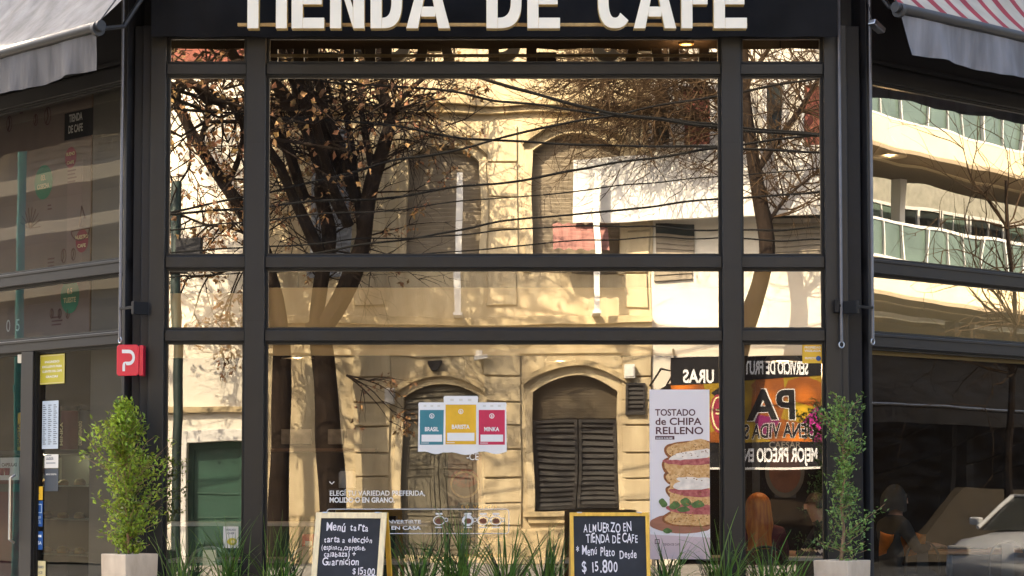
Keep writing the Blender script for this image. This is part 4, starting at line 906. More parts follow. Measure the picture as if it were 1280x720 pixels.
# menu board and basket poster inside
x0, z1 = at(FRONT, 572, 628, 1.5); x1, z0 = at(FRONT, 634, 735, 1.5)
t = thing('menu_blackboard', 'inside blackboard with coloured chalk menu lines', 'menu board', FRONT, ((x0 + x1) / 2, 1.5, z0))
q = MB(); q.box(x0, x1, 1.5, 1.52, z0, z1); part('board', q, M['slate'], t)
random.seed(9); cols = ['yel', 'pinkish', 'sky', 'olive', 'bread', 'white']
for k in range(9):
    q = MB(); q.text(['té verde', 'latte dulce', 'capuccino', 'café doble', 'jugo natural', 'limonada', 'brownie', 'budín', 'tostado'][k], x0 + .03, z1 - .06 - .075 * k, 1.497, .065, 'L', .01, width=(x1 - x0) * random.uniform(.6, .9), jit=.3); part('chalk_line', q, M[cols[k % 6]], t)
q = MB(); q.tube([(x0 + .05, 1.53, z0), (x0 + .05, 1.53, .021)], .015, 6); q.tube([(x1 - .05, 1.53, z0), (x1 - .05, 1.53, .021)], .015, 6); part('legs', q, M['wood'], t)
x0, z1 = at(FRONT, 560, 566, 1.8); x1, z0 = at(FRONT, 602, 632, 1.8)
M['brownp'] = mat('brown_print', (0.16, 0.06, 0.03), .6, var=.3); M['redfruit'] = mat('red_fruit_print', (0.30, 0.03, 0.015), .5, var=.8, scale=30)
t = thing('basket_poster', 'brown poster with a bowl of red fruit hanging inside', 'poster', FRONT, ((x0 + x1) / 2, 1.8, z0))
q = MB(); q.box(x0, x1, 1.8, 1.806, z0, z1); part('sheet', q, M['brownp'], t); q = MB(); q.disc((x0 + x1) / 2, z0 + .26, .13, .09, 1.797); part('fruit', q, M['redfruit'], t); q = MB(); q.ring((x0 + x1) / 2, z0 + .20, .14, .13, .02, 1.795); part('bowl', q, M['bread'], t)
q = MB(); q.tube([((x0 + x1) / 2, 1.803, z1), ((x0 + x1) / 2, 1.803, 5.6)], .003, 4); part('cord', q, M['black'], t)
# posters on the dark back wall seen through the right pane
for (a, b, c, d, lab, nm) in ((940, 950, 545, 630, 'narrow grey strip poster on the back wall', 0), (968, 995, 545, 622, 'tall dim poster of a plate of food on the back wall', 1)):
    x0, z1 = at(FRONT, a, c, 3.2); x1, z0 = at(FRONT, b, d, 3.2)
    t = thing('food_poster', lab, 'poster', FRONT, ((x0 + x1) / 2, 3.2, z0)); q = MB(); q.box(x0, x1, 3.2, 3.21, z0, z1); part('sheet', q, M['grey_h'], t)
    q = MB(); q.tube([((x0 + x1) / 2, 3.205, z1), ((x0 + x1) / 2, 3.205, 5.6)], .003, 4); part('cord', q, M['black'], t)
    if nm:
        q = MB(); cx_, cz_ = at(FRONT, 981, 590, 3.2); q.disc(cx_, cz_, .20, .26, 3.197); part('plate', q, M['int_floor'], t); q = MB(); q.disc(cx_, cz_, .16, .21, 3.193); part('food', q, M['brownp'], t); q = MB(); q.text('CAESAR', (x0 + x1) / 2, z1 - .12, 3.196, .09, 'C', .01); part('lettering', q, M['offwhite'], t)

# ------------------------------------------------------------------ seen through the entrance side
M['taupe'] = mat('taupe_cladding', (0.15, 0.135, 0.115), .7, var=.10, scale=5, stretch=(.3, .3, 40)); M['brown_b'] = mat('brown_banner', (0.21, 0.155, 0.135), .8, var=.12, scale=2)
q = MB(); xa, xb = at(LEFT, 115, 300, .25)[0], at(LEFT, 161, 300, .25)[0]; q.box(xa, xb + .06, .25, .32, .021, 5.6); solo('inner_column', q, M['taupe'], 'taupe slatted column inside the glass beside the entrance', 'column', LEFT, ((xa + xb) / 2, .28, .02))
M['green'] = mat('green_print', (0.01, 0.22, 0.12), .5, var=.1); M['maroon_p'] = mat('maroon_print', (0.26, 0.02, 0.05), .5, var=.1); M['lpink'] = mat('pink_column_print', (0.24, 0.17, 0.15), .7, var=.05)
BO = .34
def bpt(px, py): return at(LEFT, px, py, BO)
xa = bpt(-60, 280)[0]; xb = bpt(113, 280)[0]; z0 = bpt(60, 426)[1]; z1 = bpt(60, 105)[1]
t = thing('coffee_banner', 'large brown coffee banner with round badges hanging inside the side window', 'banner', LEFT, ((xa + xb) / 2, BO, z0))
q = MB(); q.box(xa, xb, BO, BO + .012, z0, z1); part('sheet', q, M['brown_b'], t)
def bb(a, b, c, d, m, y=.003, nm='print_block'):
    q = MB(); x0, zz1 = bpt(a, (c + d) / 2)[0], bpt((a + b) / 2, c)[1]; x1, zz0 = bpt(b, (c + d) / 2)[0], bpt((a + b) / 2, d)[1]; q.box(x0, x1, BO - y, BO - y + .0015, zz0, zz1); part(nm, q, M[m], t)
bb(84, 103, 200, 330, 'lpink', .0015)
bb(81, 118, 138, 172, 'black')
q = MB(); xx, zz = bpt(87, 153); q.text('TIENDA', xx, zz, BO - .006, .10, 'L', .03, width=.24); xx, zz = bpt(86, 167); q.text('DE CAFE', xx, zz, BO - .006, .10, 'L', .03, width=.26); part('lettering', q, M['offwhite'], t)
for (px, py, r, m, s1, s2) in ((55, 228, .165, 'green', '03.', 'COSECHA'), (88, 370, .165, 'green', '0.5', 'TUESTE'), (89, 197, .10, 'maroon_p', 'BUENO', 'CAFE'), (103, 301, .11, 'maroon_p', 'NUESTRO', 'CAFE')):
    xx, zz = bpt(px, py); q = MB(); q.disc(xx, zz, r, r, BO - .005); bd = part('badge', q, M[m], t)
    q = MB(); q.text(s1, xx, zz + .02, BO - .007, r * .45, 'C', .02); q.text(s2, xx, zz - .06, BO - .007, r * .40, 'C', .03, width=r * 1.35); part('lettering', q, M['cream'], bd)
q = MB()
random.seed(4)
for (px, py, n, wd) in ((85, 215, 4, 30), (62, 300, 0, 0), (60, 258, 2, 14), (60, 325, 3, 18), (65, 398, 3, 34), (25, 138, 2, 14)):
    for k in range(n):
        xx, zz = bpt(px, py); q.box(xx, xx + wd / 143 * random.uniform(.6, 1), BO - .004, BO - .003, zz - .035 * k, zz - .035 * k + .014)
for (px, py, s) in ((60, 145, .09), (45, 150, .06), (12, 155, .08), (80, 320, .07), (92, 318, .06), (65, 392, .05), (75, 392, .05), (85, 392, .05)):
    xx, zz = bpt(px, py)
    for j in range(2): q.ring(xx, zz, s * .7, s, .012, BO - .004, 18)
    q.tube([(xx - s * .3, BO - .004, zz - s * .8), (xx + s * .1, BO - .004, zz), (xx - .1 * s, BO - .004, zz + s * .8)], .005, 4)
xx, zz = bpt(101, 287)
q.tube([(xx + .16 * math.cos(R(180 + 9 * k)), BO - .004, zz + .10 * math.sin(R(180 + 9 * k))) for k in range(21)] + [(xx - .16, BO - .004, zz)], .007, 4)
q.tube([(xx - .02, BO - .004, zz + .03), (xx + .02, BO - .004, zz + .22), (xx + .08, BO - .004, zz + .1)], .006, 4)
for k in range(9):
    a = R(20 * k); xx, zz = bpt(38, 285); q.tube([(xx, BO - .004, zz), (xx + .2 * math.cos(a), BO - .004, zz + .2 * math.sin(a))], .004, 4)
part('line_drawing', q, M['ptext'], t)
q = MB(); xx, zz = bpt(8, 415); q.text('0', xx, zz, BO - .005, .17, 'L', 0); xx, zz = bpt(20, 414); q.text('5', xx, zz, BO - .005, .17, 'L', 0); part('numeral', q, M['offwhite'], t)
q = MB()
for xx in (xa + .1, xb - .1): q.tube([(xx, BO + .006, z1), (xx, BO + .006, 5.6)], .004, 4)
part('cord', q, M['black'], t)
# bakery display, grinders and boxes inside the entrance side
def lb(px, py, off): return at(LEFT, px, py, off)
def lbox(q, a, b, c, d, off, dep):
    x0, x1 = lb(a, (c + d) / 2, off)[0], lb(b, (c + d) / 2, off)[0]; z1 = lb((a + b) / 2, c, off)[1]; z0 = lb((a + b) / 2, d, off)[1]; q.box(x0, x1, off, off + dep, max(z0, .021), z1); return x0, x1, z0, z1
M['dark_glass'] = glass_mat('display_glass', .08, (.55, .68, .62), 0)
DO = 1.3
t = thing('bakery_display', 'dark glass fronted bakery display with lit shelves inside the entrance', 'display case', LEFT, (lb(60, 600, DO)[0], DO, .02))
xL, xR = lb(-40, 600, DO)[0], lb(113, 600, DO)[0]
q = MB(); q.box(xL, xR, DO + .55, DO + .6, .021, 1.75); q.box(xL, xL + .03, DO, DO + .548, .021, 1.75); q.box(xR - .03, xR, DO, DO + .548, .021, 1.75); q.box(xL, xR, DO, DO + .6, 1.753, 1.80); part('cabinet', q, M['steel_dark'], t, .004)
for zc in (.35, .72, 1.08, 1.42):
    q = MB(); q.box(xL + .03, xR - .03, DO + .05, DO + .54, zc, zc + .015); s_ = part('shelf', q, M['metal'], t)
q = MB(); q.quad((xL, DO, .03), (xR, DO, .03), (xR, DO, 1.75), (xL, DO, 1.75)); part('glass_front', q, M['dark_glass'], t)
M['pastry'] = mat('pastry', (0.50, 0.26, 0.07), .6, var=.4, scale=14, bump=.3, island=.3)
random.seed(8)
PL = []
for zc, nm in ((1.435, 'top'), (1.095, 'second'), (.735, 'third')):
    for k in range(7):
        PL.append((xR - .12 - k * .16, DO + .15 + .1 * (k % 2), zc, nm, k))
for x, y, zc, nm, k in PL:
    q = MB(); n = 10; rr = random.uniform(.045, .06)
    q.lathe([(0, zc), (rr, zc + .004), (rr * 1.1, zc + rr * .6), (rr * .7, zc + rr * 1.1), (0, zc + rr * 1.25)], (x, y, 0), 12)
    solo('bread_roll', q, M['pastry'], 'golden bread roll on the %s shelf of the bakery display' % nm, 'bread', LEFT, (x, y, zc), 'bread on the %s display shelf' % nm, smooth=True)
lamp_light(LEFT.w(((xL + xR) / 2, DO + .2, 1.7)), 3, (1, .8, .5)); 
# coffee hoppers on top
for i, (a, b, m, s, lab) in enumerate(((19, 34, 'yel', 'BARISTA', 'coffee hopper with an amber label reading BARISTA'), (71, 82, 'maroon', 'MINKA', 'coffee hopper with a dark red label'), (95, 108, 'steel_dark', 'DESCAFEINADO', 'black coffee hopper rightmost of the row'))):
    x0, x1 = lb(a, 530, 1.5)[0], lb(b, 530, 1.5)[0]; zt_, zb_2 = lb(60, 508, 1.5)[1], lb(60, 562, 1.5)[1]; cx_ = (x0 + x1) / 2; r_ = (x1 - x0) / 2
    zb_2 = 1.803
    t = thing('coffee_hopper', lab, 'coffee hopper', LEFT, (cx_, 1.6, zb_2), 'coffee hoppers')
    q = MB(); q.lathe([(r_, zb_2), (r_, zt_ - .06), (r_ * .9, zt_ - .05)], (cx_, 1.6, 0), 18); part('body', q, M['wood_amber' if i == 0 else m], t, 0, True)
    q = MB(); q.lathe([(r_ * 1.05, zt_ - .048), (r_ * 1.05, zt_), (0, zt_)], (cx_, 1.6, 0), 18); part('lid', q, M['black'], t, 0, True)
    q = MB(); q.text(s, 0, 0, 0, r_ * .9, 'L', .02, width=(zt_ - zb_2) * .55); q.v = [(cx_ - v[2] + r_ * .2, 1.6 - r_ - .004, zb_2 + .04 + v[0]) for v in q.v]; part('lettering', q, M['cream'] if i else M['ptext'], t)
q = MB(); x0, x1, z0, z1 = lbox(q, 0, 24, 572, 600, 1.05, .01); t = thing('capsule_card', 'pale card advertising coffee capsules behind the door', 'card', LEFT, ((x0 + x1) / 2, 1.05, z0)); part('sheet', q, M['offwhite'], t)
q = MB(); q.text('CAPSULAS', (x0 + x1) / 2, z1 - .09, 1.047, .05, 'C', .02, width=(x1 - x0) * .8); part('lettering', q, M['ptext'], t)
q = MB()
for k in range(2): q.lathe([(.025, z0 + .05), (.035, z0 + .12), (.03, z0 + .125)], (x0 + .06 + .11 * k, 1.04, 0), 12)
part('capsule_print', q, M['maroon_p'], t)
xx = (x0 + x1) / 2; t = thing('floor_stand', 'dark floor cabinet carrying the capsule card behind the door', 'cabinet', LEFT, (xx, 1.2, .02)); q = MB(); q.box(xx - .3, xx + .3, 1.03, 1.25, .021, z0 - .002); part('body', q, M['maroon'], t, .006); q = MB(); q.box(xx - .28, xx + .28, 1.022, 1.028, z0 - .12, z0 - .04); part('label_strip', q, M['steel_dark'], t)
# ------------------------------------------------------------------ across the street (seen in the glass)
def ox(px, off=0.0): return mat_(FRONT, px, 400, OPP, off)[0]
def oz(py, off=0.0): return mat_(FRONT, 640, py, OPP, off)[1]
M['cream'+'_wall'] = mat('cream_facade', (0.60, 0.50, 0.32), 0.88, var=0.2, scale=1.6, bump=0.35, bscale=14, stretch=(2.4, 2.4, .45), col2=(0.40, 0.315, 0.19), detail=10)
M['pale_wall'] = mat('pale_facade', (0.70, 0.65, 0.55), 0.85, var=0.07, scale=1.2, bump=0.1, bscale=18)
M['white_wall'] = mat('white_facade', (0.62, 0.60, 0.56), 0.8, var=0.05, scale=1.2, bump=0.05, bscale=18)
M['moss'] = mat('weathered_ledge', (0.42, 0.33, 0.19), .9, var=.4, scale=5, bump=.2)
M['shutter_l'] = mat('beige_roller_slats', (0.25, 0.205, 0.145), .6, var=.15, scale=3)
M['shutter_d'] = mat('dark_shutter', (0.020, 0.017, 0.014), .6, var=.25, scale=3)
M['shutter_m'] = mat('brown_roller_slats', (0.10, 0.078, 0.05), .6, var=.2, scale=3)
M['door_g'] = mat('grey_beige_door', (0.12, 0.105, 0.072), .6, var=.15, scale=3)
M['garage'] = mat('green_garage', (0.012, 0.055, 0.035), .5, var=.25, scale=2)
M['brick'] = mat('red_brick', (0.20, 0.06, 0.04), .85, var=.25, scale=8); M['bluegrey'] = mat('blue_grey_metal', (0.20, 0.215, 0.24), .5, var=.15)
M['glass_w'] = mat('dark_window_glass', (0.02, 0.025, 0.025), .08, var=.2)
def arch_pts(x0, x1, zs, zc, n=14):
    return [(x0 + (x1 - x0) * k / n, zs + (zc - zs) * (1 - (2 * k / n - 1) ** 2)) for k in range(n + 1)]
house = thing('cream_house', 'old cream stucco house with arched windows reflected in the glass', 'house', OPP, (0, 0, 0))
HX0, HX1 = ox(812), ox(331)            # local X grows towards the left of the picture
WIN = {'door': (ox(596), ox(500), .12, oz(497), oz(483)), 'g2': (ox(771), ox(664), oz(641), oz(492), oz(471)), 'u1': (ox(595), ox(505), oz(338), oz(203), oz(182)), 'u2': (ox(771), ox(663), oz(338), oz(190), oz(168))}
ZF = oz(404); ZR = 11.0; TH = .35
def col_wall(q, x0, x1, wins):          # one vertical bay with arched openings, bottom to top
    z = 0.0
    for (a, b, zb, zs, zc) in wins:
        if zb > z: q.box(x0, x1, 0, TH, z, zb)
        nxt = wins[wins.index((a, b, zb, zs, zc)) + 1][2] if wins.index((a, b, zb, zs, zc)) + 1 < len(wins) else ZR
        q.box(x0, a, 0, TH, zb, nxt); q.box(b, x1, 0, TH, zb, nxt)
        ap = arch_pts(a, b, zs, zc)
        for (xa, za), (xb, zb2) in zip(ap, ap[1:]):
            q.add([(xa, 0, za), (xb, 0, zb2), (xb, 0, nxt), (xa, 0, nxt), (xa, TH, za), (xb, TH, zb2), (xb, TH, nxt), (xa, TH, nxt)], [(0, 1, 2, 3), (4, 7, 6, 5), (0, 4, 5, 1)])
        z = nxt
q = MB()
b1 = (WIN['door'][0] - .25, WIN['door'][1] + .12); b2 = (WIN['g2'][0] - .1, WIN['g2'][1] + .1)
col_wall(q, b1[0], b1[1], [WIN['door'], WIN['u1']]); col_wall(q, b2[0], b2[1], [WIN['g2'], WIN['u2']])
q.box(HX0, b2[0], 0, TH, 0, ZR); q.box(b2[1], b1[0], 0, TH, 0, ZR); q.box(b1[1], HX1, 0, TH, 0, ZR)
q.box(HX0, HX1, 7.5, 7.8, 0, ZR); q.box(HX0, HX0 + .3, TH, 7.5, 0, ZR); q.box(HX1 - .3, HX1, TH, 7.5, 0, ZR)
part('wall', q, M['cream_wall'], house)
q = MB(); q.box(HX0, HX1, TH + .003, 7.497, ZR - .5, ZR - .2); part('roof', q, M['grey_stucco'], house)
# cornices, ledges
q = MB(); q.box(HX0, HX1, -.30, -.003, ZF + .02, ZF + .16); q.box(HX0, HX1, -.20, -.003, ZF - .12, ZF + .017); q.box(HX0, HX1, -.10, -.003, ZF - .22, ZF - .123); part('cornice', q, M['moss'], house, .01)
zt = oz(137); q = MB(); q.box(HX0, HX1, -.22, -.003, zt, zt + .10); q.box(HX0, HX1, -.12, -.003, zt - .12, zt - .003); part('cornice', q, M['moss'], house, .01)
zt = oz(455); q = MB(); q.box(HX0, HX1, -.05, -.003, oz(445), oz(438)); part('string_course', q, M['cream_wall'], house, .01)
# rusticated pilasters
for a, b in ((ox(648), ox(603)), (ox(483), ox(440)), (ox(811), ox(776))):
    q = MB(); z = .25
    while z < oz(446) - .3: q.box(a, b, -.06, -.003, z, z + .42); z += .45
    z = ZF + .35
    while z < oz(141) - .45: q.box(a + .05, b - .05, -.05, -.003, z, z + .62); z += .65
    part('pilaster', q, M['cream_wall'], house, .012)
# hoods
def hood(x0, x1, zs, zc, t=.10, p=.13, m='moss'):
    o = arch_pts(x0, x1, zs, zc, 18); q = MB()
    for (xa, za), (xb, zb) in zip(o, o[1:]):
        q.add([(xa, -p, za), (xb, -p, zb), (xb, -p, zb + t), (xa, -p, za + t), (xa, -.003, za), (xb, -.003, zb), (xb, -.003, zb + t), (xa, -.003, za + t)], [(0, 1, 2, 3), (0, 4, 5, 1), (3, 2, 6, 7), (4, 7, 6, 5)])
    part('hood_mould', q, M[m], house)
hood(ox(604), ox(486), oz(494), oz(472)); hood(ox(785), ox(651), oz(484), oz(460)); hood(ox(606), ox(488), oz(196), oz(170)); hood(ox(785), ox(651), oz(184), oz(157))
def surround(x0, x1, zb, zs, zc):       # plaster frame round an opening
    q = MB(); t = .14
    q.box(x0 - t, x0 - .002, -.045, -.002, zb, zs); q.box(x1 + .002, x1 + t, -.045, -.002, zb, zs)
    part('window_surround', q, M['cream_wall'], house, .008)
for k in ('g2', 'u1', 'u2', 'door'): surround(*WIN[k][:2], WIN[k][2], WIN[k][3], 0)
def slats(q, x0, x1, z0, z1, pitch, y, depth=.03, tilt=.02):
    z = z0
    while z < z1 - .01:
        q.add([(x0, y, z), (x1, y, z), (x1, y + tilt, z + pitch * .82), (x0, y + tilt, z + pitch * .82), (x0, y + tilt, z + pitch * .98), (x1, y + tilt, z + pitch * .98)], [(0, 1, 2, 3), (3, 2, 5, 4)]); z += pitch
for k in ('u1', 'u2'):
    a, b, zb, zs, zc = WIN[k]; q = MB(); slats(q, a, b, zb, zc, .075, .25, tilt=-.022); q.box(a, b, .28, .29, zb, zc); part('roller_shutter', q, M['shutter_l'], house)
a, b, zb, zs, zc = WIN['g2']; zm = oz(527); m_ = (a + b) / 2
q = MB(); slats(q, a, b, zm, zc, .055, .22, tilt=-.014); q.box(a, b, .25, .26, zm, zc); part('roller_shutter', q, M['shutter_m'], house)
for x0, x1 in ((a + .01, m_ - .012), (m_ + .012, b - .01)):
    q = MB(); slats(q, x0 + .06, x1 - .06, zb + .1, zm - .1, .10, .10, tilt=.05); q.frame(x0, x1, zb + .03, zm - .02, .06, .08, .15); q.box(x0 + .06, x1 - .06, .17, .18, zb + .08, zm - .08); part('shutter', q, M['shutter_d'], house)
q = MB(); q.box(a - .2, b + .2, -.16, .1, zb - .10, zb + .0); q.box(a - .12, b + .12, -.09, -.003, zb - .22, zb - .103); part('sill', q, M['moss'], house, .01)
a, b, zb, zs, zc = WIN['door']; m_ = (a + b) / 2; zd = oz(530)
q = MB(); slats(q, a + .05, b - .05, zd + .05, zc, .10, .12, tilt=.05); q.box(a, b, .2, .22, zd, zc); part('louvre', q, M['door_g'], house)
for x0, x1 in ((a, m_ - .006), (m_ + .006, b)):
    q = MB(); q.box(x0, x1, .17, .21, zb, zd)
    for za, zc_ in ((.25, .75), (.85, 1.6), (1.7, 2.15)):
        zc_ = min(zc_, zd - .1); q.frame(x0 + .08, x1 - .08, za, zc_, .035, .145, .168); q.box(x0 + .15, x1 - .15, .15, .169, za + .08, zc_ - .08)
    part('door', q, M['door_g'], house, .006)
q = MB(); q.box(HX0, b2[0] - .0, -.10, -.003, .0, .85); q.box(b2[0], ox(604), -.10, -.003, 0, .62); q.box(ox(486), HX1, -.10, -.003, 0, .85); part('plinth', q, M['moss'], house, .01)
# fixtures on the house wall
def fixture(name, lab, cat, px0, px1, py0, py1, m, d0=-.25, d1=-.004, shape='box'):
    x0, x1, z0, z1 = ox(px1), ox(px0), oz(py1), oz(py0); q = MB()
    if shape == 'lamp': q.prism([(x0 + .08, z0), (x1 - .08, z0), (x1, z1 - .06), (x1, z1), (x0, z1), (x0, z1 - .06)], d0, d1)
    elif shape == 'cam': q.rbox(((x0 + x1) / 2, -.25, z0 + .05), (x1 - x0, .12, .09), ry=R(8)); q.box(x1 - .15, x1 - .02, -.2, d1, z1 - .12, z1)
    else: q.box(x0, x1, d0, d1, z0, z1); q.box(x0 + .02, x1 - .02, d0 - .02, d0 - .001, z0 + .03, z1 - .03)
    return solo(name, q, M[m], lab, cat, OPP, ((x0 + x1) / 2, d1, z0), bevel=.008)
fixture('wall_lamp', 'dark wall lamp above the arched door of the cream house', 'wall lamp', 532, 550, 450, 464, 'black', shape='lamp')
fixture('wall_camera', 'pale camera under the ledge of the cream house', 'camera', 591, 608, 440, 453, 'offwhite', shape='cam')
fixture('wall_floodlight', 'metal floodlight beside the arched door of the cream house', 'floodlight', 477, 489, 487, 507, 'metal', -.4, -.15)
fixture('junction_box', 'white junction box right of the shuttered window', 'wall box', 778, 790, 459, 476, 'offwhite')
q = MB(); a, b, z0, z1 = ox(803), ox(780), oz(523), oz(482); q.frame(a, b, z0, z1, .04, -.14, -.065); slats(q, a + .04, b - .04, z0 + .04, z1 - .04, .085, -.12, tilt=.04); q.box(a + .04, b - .04, -.07, -.064, z0 + .04, z1 - .04); solo('wall_vent', q, M['shutter_d'], 'dark louvred vent right of the shuttered window', 'vent', OPP, ((a + b) / 2, -.06, z0))
# grey blue shutters on the left of the house, upper floor
q = MB(); a, b, z0, z1 = ox(434), ox(386), oz(345), oz(165); slats(q, a + .05, b - .05, z0 + .05, z1 - .05, .12, -.05, tilt=.03); q.frame(a, b, z0, z1, .07, -.07, -.004); q.box(a + .05, b - .05, -.01, -.005, z0 + .05, z1 - .05); part('metal_shutter', q, M['bluegrey'], house)
for px, lab in ((570, 'white upright strip added in front of the left upper shutter of the cream house'), (745, 'white upright strip added in front of the white panel')):
    x = ox(px, -.8); q = MB(); q.box(x - .05, x + .05, -.85, -.75, ZF + .17, oz(218, -.8)); q.box(x - .08, x + .08, -.9, -.003, ZF + .17, ZF + .22); solo('added_white_strip', q, M['white_wall'], lab, 'post', OPP, (x, -.8, ZF + .17), 'white strips added on the ledge')  # uprights added to give the pale strips in the glass

# pale house with the garage, left
gar = thing('pale_house', 'pale plastered house with a green garage door left of the cream house', 'house', OPP, (ox(240), 0, 0))
a, b = HX1 + .01, HX1 + 7; gx0, gx1, gz1 = ox(301), ox(234), oz(553)
q = MB(); q.box(a, gx0, .02, .4, 0, 10.2); q.box(gx1, b, .02, .4, 0, 10.2); q.box(gx0, gx1, .02, .4, gz1, 10.2); q.box(a, b, 6, 6.3, 0, 10.2); q.box(b - .3, b, .4, 6, 0, 10.2); q.box(a, a + .3, .4, 6, 0, 10.2); part('wall', q, M['pale_wall'], gar)
q = MB(); q.box(a + .3, b - .3, .403, 5.99, 9.6, 9.8); part('roof', q, M['grey_stucco'], gar)
q = MB(); q.box(gx0 - .18, gx0 - .003, -.05, .017, 0, gz1 + .2); q.box(gx1 + .003, gx1 + .18, -.05, .017, 0, gz1 + .2); q.box(gx0, gx1, -.05, .017, gz1 + .003, gz1 + .2); part('door_surround', q, M['white_wall'], gar, .01)
q = MB(); q.box(gx0, gx1, .25, .3, 0, gz1); q.frame(gx0, gx1, 0, gz1, .1, .2, .248)
for k in range(3): q.box(gx0 + .1, gx1 - .1, .23, .249, .4 + .45 * k, .43 + .45 * k)
part('garage_door', q, M['garage'], gar, .005)
q = MB(); q.box(a, b, -.12, .017, oz(517), oz(509)); part('ledge', q, M['moss'], gar, .01)
q = MB(); q.box(a + .3, a + 5.0, -.05, .018, oz(82), oz(20)); part('brick_panel', q, M['brick'], gar)

# white building with the fruit shop, right
fr_b = thing('fruit_shop', 'white two storey building with a fruit shop banner right of the cream house', 'shop building', OPP, (ox(930), 0, 0))
a, b = HX0 - 8, HX0 - .01; sx0, sx1, sz = ox(1075), ox(843), oz(475)
q = MB(); q.box(a, sx0, .02, .4, 0, 10.4); q.box(sx1, b, .02, .4, 0, 10.4); q.box(sx0, sx1, .02, .4, sz, 10.4); q.box(a, b, 7, 7.3, 0, 10.4); q.box(a, a + .3, .4, 7, 0, 10.4); q.box(b - .3, b, .4, 7, 0, 10.4); part('wall', q, M['pale_wall'], fr_b)
q = MB(); q.box(a + .3, b - .3, .403, 6.99, 9.8, 10.0); part('roof', q, M['grey_stucco'], fr_b)
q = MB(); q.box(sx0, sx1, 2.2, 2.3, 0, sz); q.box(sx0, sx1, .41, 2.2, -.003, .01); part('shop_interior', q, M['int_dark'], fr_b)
for px0, px1, py0, py1 in ((808, 838, 105, 188), (848, 893, 105, 190), (955, 985, 100, 190), (1000, 1040, 100, 190)):
    q = MB(); x0, x1, z0, z1 = ox(px1), ox(px0), oz(py1), oz(py0); q.frame(x0, x1, z0, z1, .08, -.04, .019); q.cur = 1; q.box(x0 + .08, x1 - .08, -.01, .0185, z0 + .08, z1 - .08); part('window', q, [M['white_wall'], M['brick'] if px0 in (848, 1000) else M['glass_w']], fr_b)
for px0, px1, py0, py1 in ((782, 868, 283, 345), (960, 1035, 262, 318)):
    q = MB(); x0, x1, z0, z1 = ox(px1), min(b - .05, ox(px0)), oz(py1), oz(py0); q.box(x0, x1, -.004, .015, z0, z1); q.cur = 1; slats(q, x0, x1, z0, z1 - .2, .09, -.03, tilt=.02); part('window', q, [M['glass_w'], M['shutter_l']], fr_b)
# big blank white fascia
x0, x1 = ox(1080, -.5), ox(716, -.5)
q = MB(); q.prism([(x0, oz(268, -.5)), (x1, oz(283, -.5)), (x1, oz(203, -.5)), (x0, oz(178, -.5))], -.55, -.45); solo('blank_fascia', q, M['white_wall'], 'long blank white fascia panel over the fruit shop', 'fascia panel', OPP, ((x0 + x1) / 2, -.5, oz(283, -.5)), bevel=.01)
x0, x1 = ox(757, -.3), ox(688, -.3); q = MB()
q.grid(lambda u, v: (x0 + (x1 - x0) * u, -.35 - .35 * (1 - v), oz(318, -.3) + .5 * v + .02 * math.sin(u * 30)), 20, 4)
M['redcloth'] = mat('faded_red_canvas', (0.20, 0.09, 0.075), .85, var=.35, scale=6, stretch=(.4, 1, 8)); solo('small_awning', q, M['redcloth'], 'small faded red awning beside the white fascia panel', 'awning', OPP, ((x0 + x1) / 2, -.4, oz(318, -.3)))
# fruit banner
bo = -.8
def bxx(px): return mat_(FRONT, px, 520, OPP, bo)[0]
def bzz(py): return mat_(FRONT, 940, py, OPP, bo)[1]
m, N, L = new_mat('fruit_print'); out = N.new('ShaderNodeOutputMaterial'); bs = N.new('ShaderNodeBsdfPrincipled'); bs.inputs['Roughness'].default_value = .5; L.new(bs.outputs[0], out.inputs[0])
tc = N.new('ShaderNodeTexCoord'); vo = N.new('ShaderNodeTexVoronoi'); vo.inputs['Scale'].default_value = 1.9; L.new(tc.outputs['Object'], vo.inputs['Vector'])
cr = N.new('ShaderNodeValToRGB'); cr.color_ramp.interpolation = 'CONSTANT'; els = [(0, (.75, .20, .01)), (.22, (.90, .55, .01)), (.42, (.75, .20, .01)), (.55, (.55, .01, .28)), (.72, (.92, .62, .02)), (.9, (.03, .02, .02))]
cr.color_ramp.elements.remove(cr.color_ramp.elements[1])
for i, (p, c_) in enumerate(els):
    e = cr.color_ramp.elements[0] if i == 0 else cr.color_ramp.elements.new(p); e.position = p; e.color = (*c_, 1)
sx_ = N.new('ShaderNodeSeparateColor'); L.new(vo.outputs['Color'], sx_.inputs[0]); L.new(sx_.outputs[0], cr.inputs[0])
mm_ = N.new('ShaderNodeMix'); mm_.data_type = 'RGBA'; mm_.blend_type = 'MULTIPLY'; mm_.inputs[0].default_value = .8; rr_ = N.new('ShaderNodeMapRange'); rr_.inputs[1].default_value = 0; rr_.inputs[2].default_value = .55; rr_.inputs[3].default_value = 1.1; rr_.inputs[4].default_value = .12
L.new(vo.outputs['Distance'], rr_.inputs[0]); L.new(cr.outputs[0], mm_.inputs[6]); L.new(rr_.outputs[0], mm_.inputs[7]); L.new(mm_.outputs[2], bs.inputs['Base Color']); M['fruit'] = m
fb = thing('fruit_banner', 'wide fruit shop banner in black, orange and magenta with white lettering', 'banner', OPP, (bxx(940), bo, bzz(585)))
x0, x1 = bxx(1075), bxx(838)
q = MB(); q.box(x0, x1, bo, bo + .03, bzz(585), bzz(452)); part('panel', q, M['fruit'], fb)
q = MB(); q.prism([(x0, bzz(468)), (x1, bzz(484)), (x1, bzz(452)), (x0, bzz(446))], bo - .008, bo - .002); q.box(x0, x1, bo - .008, bo - .002, bzz(585), bzz(556)); part('black_band', q, M['black'], fb)
q = MB(); q.box(x0, x1, bo - .012, bo - .003, bzz(587), bzz(584.5)); part('edge', q, M['offwhite'], fb)
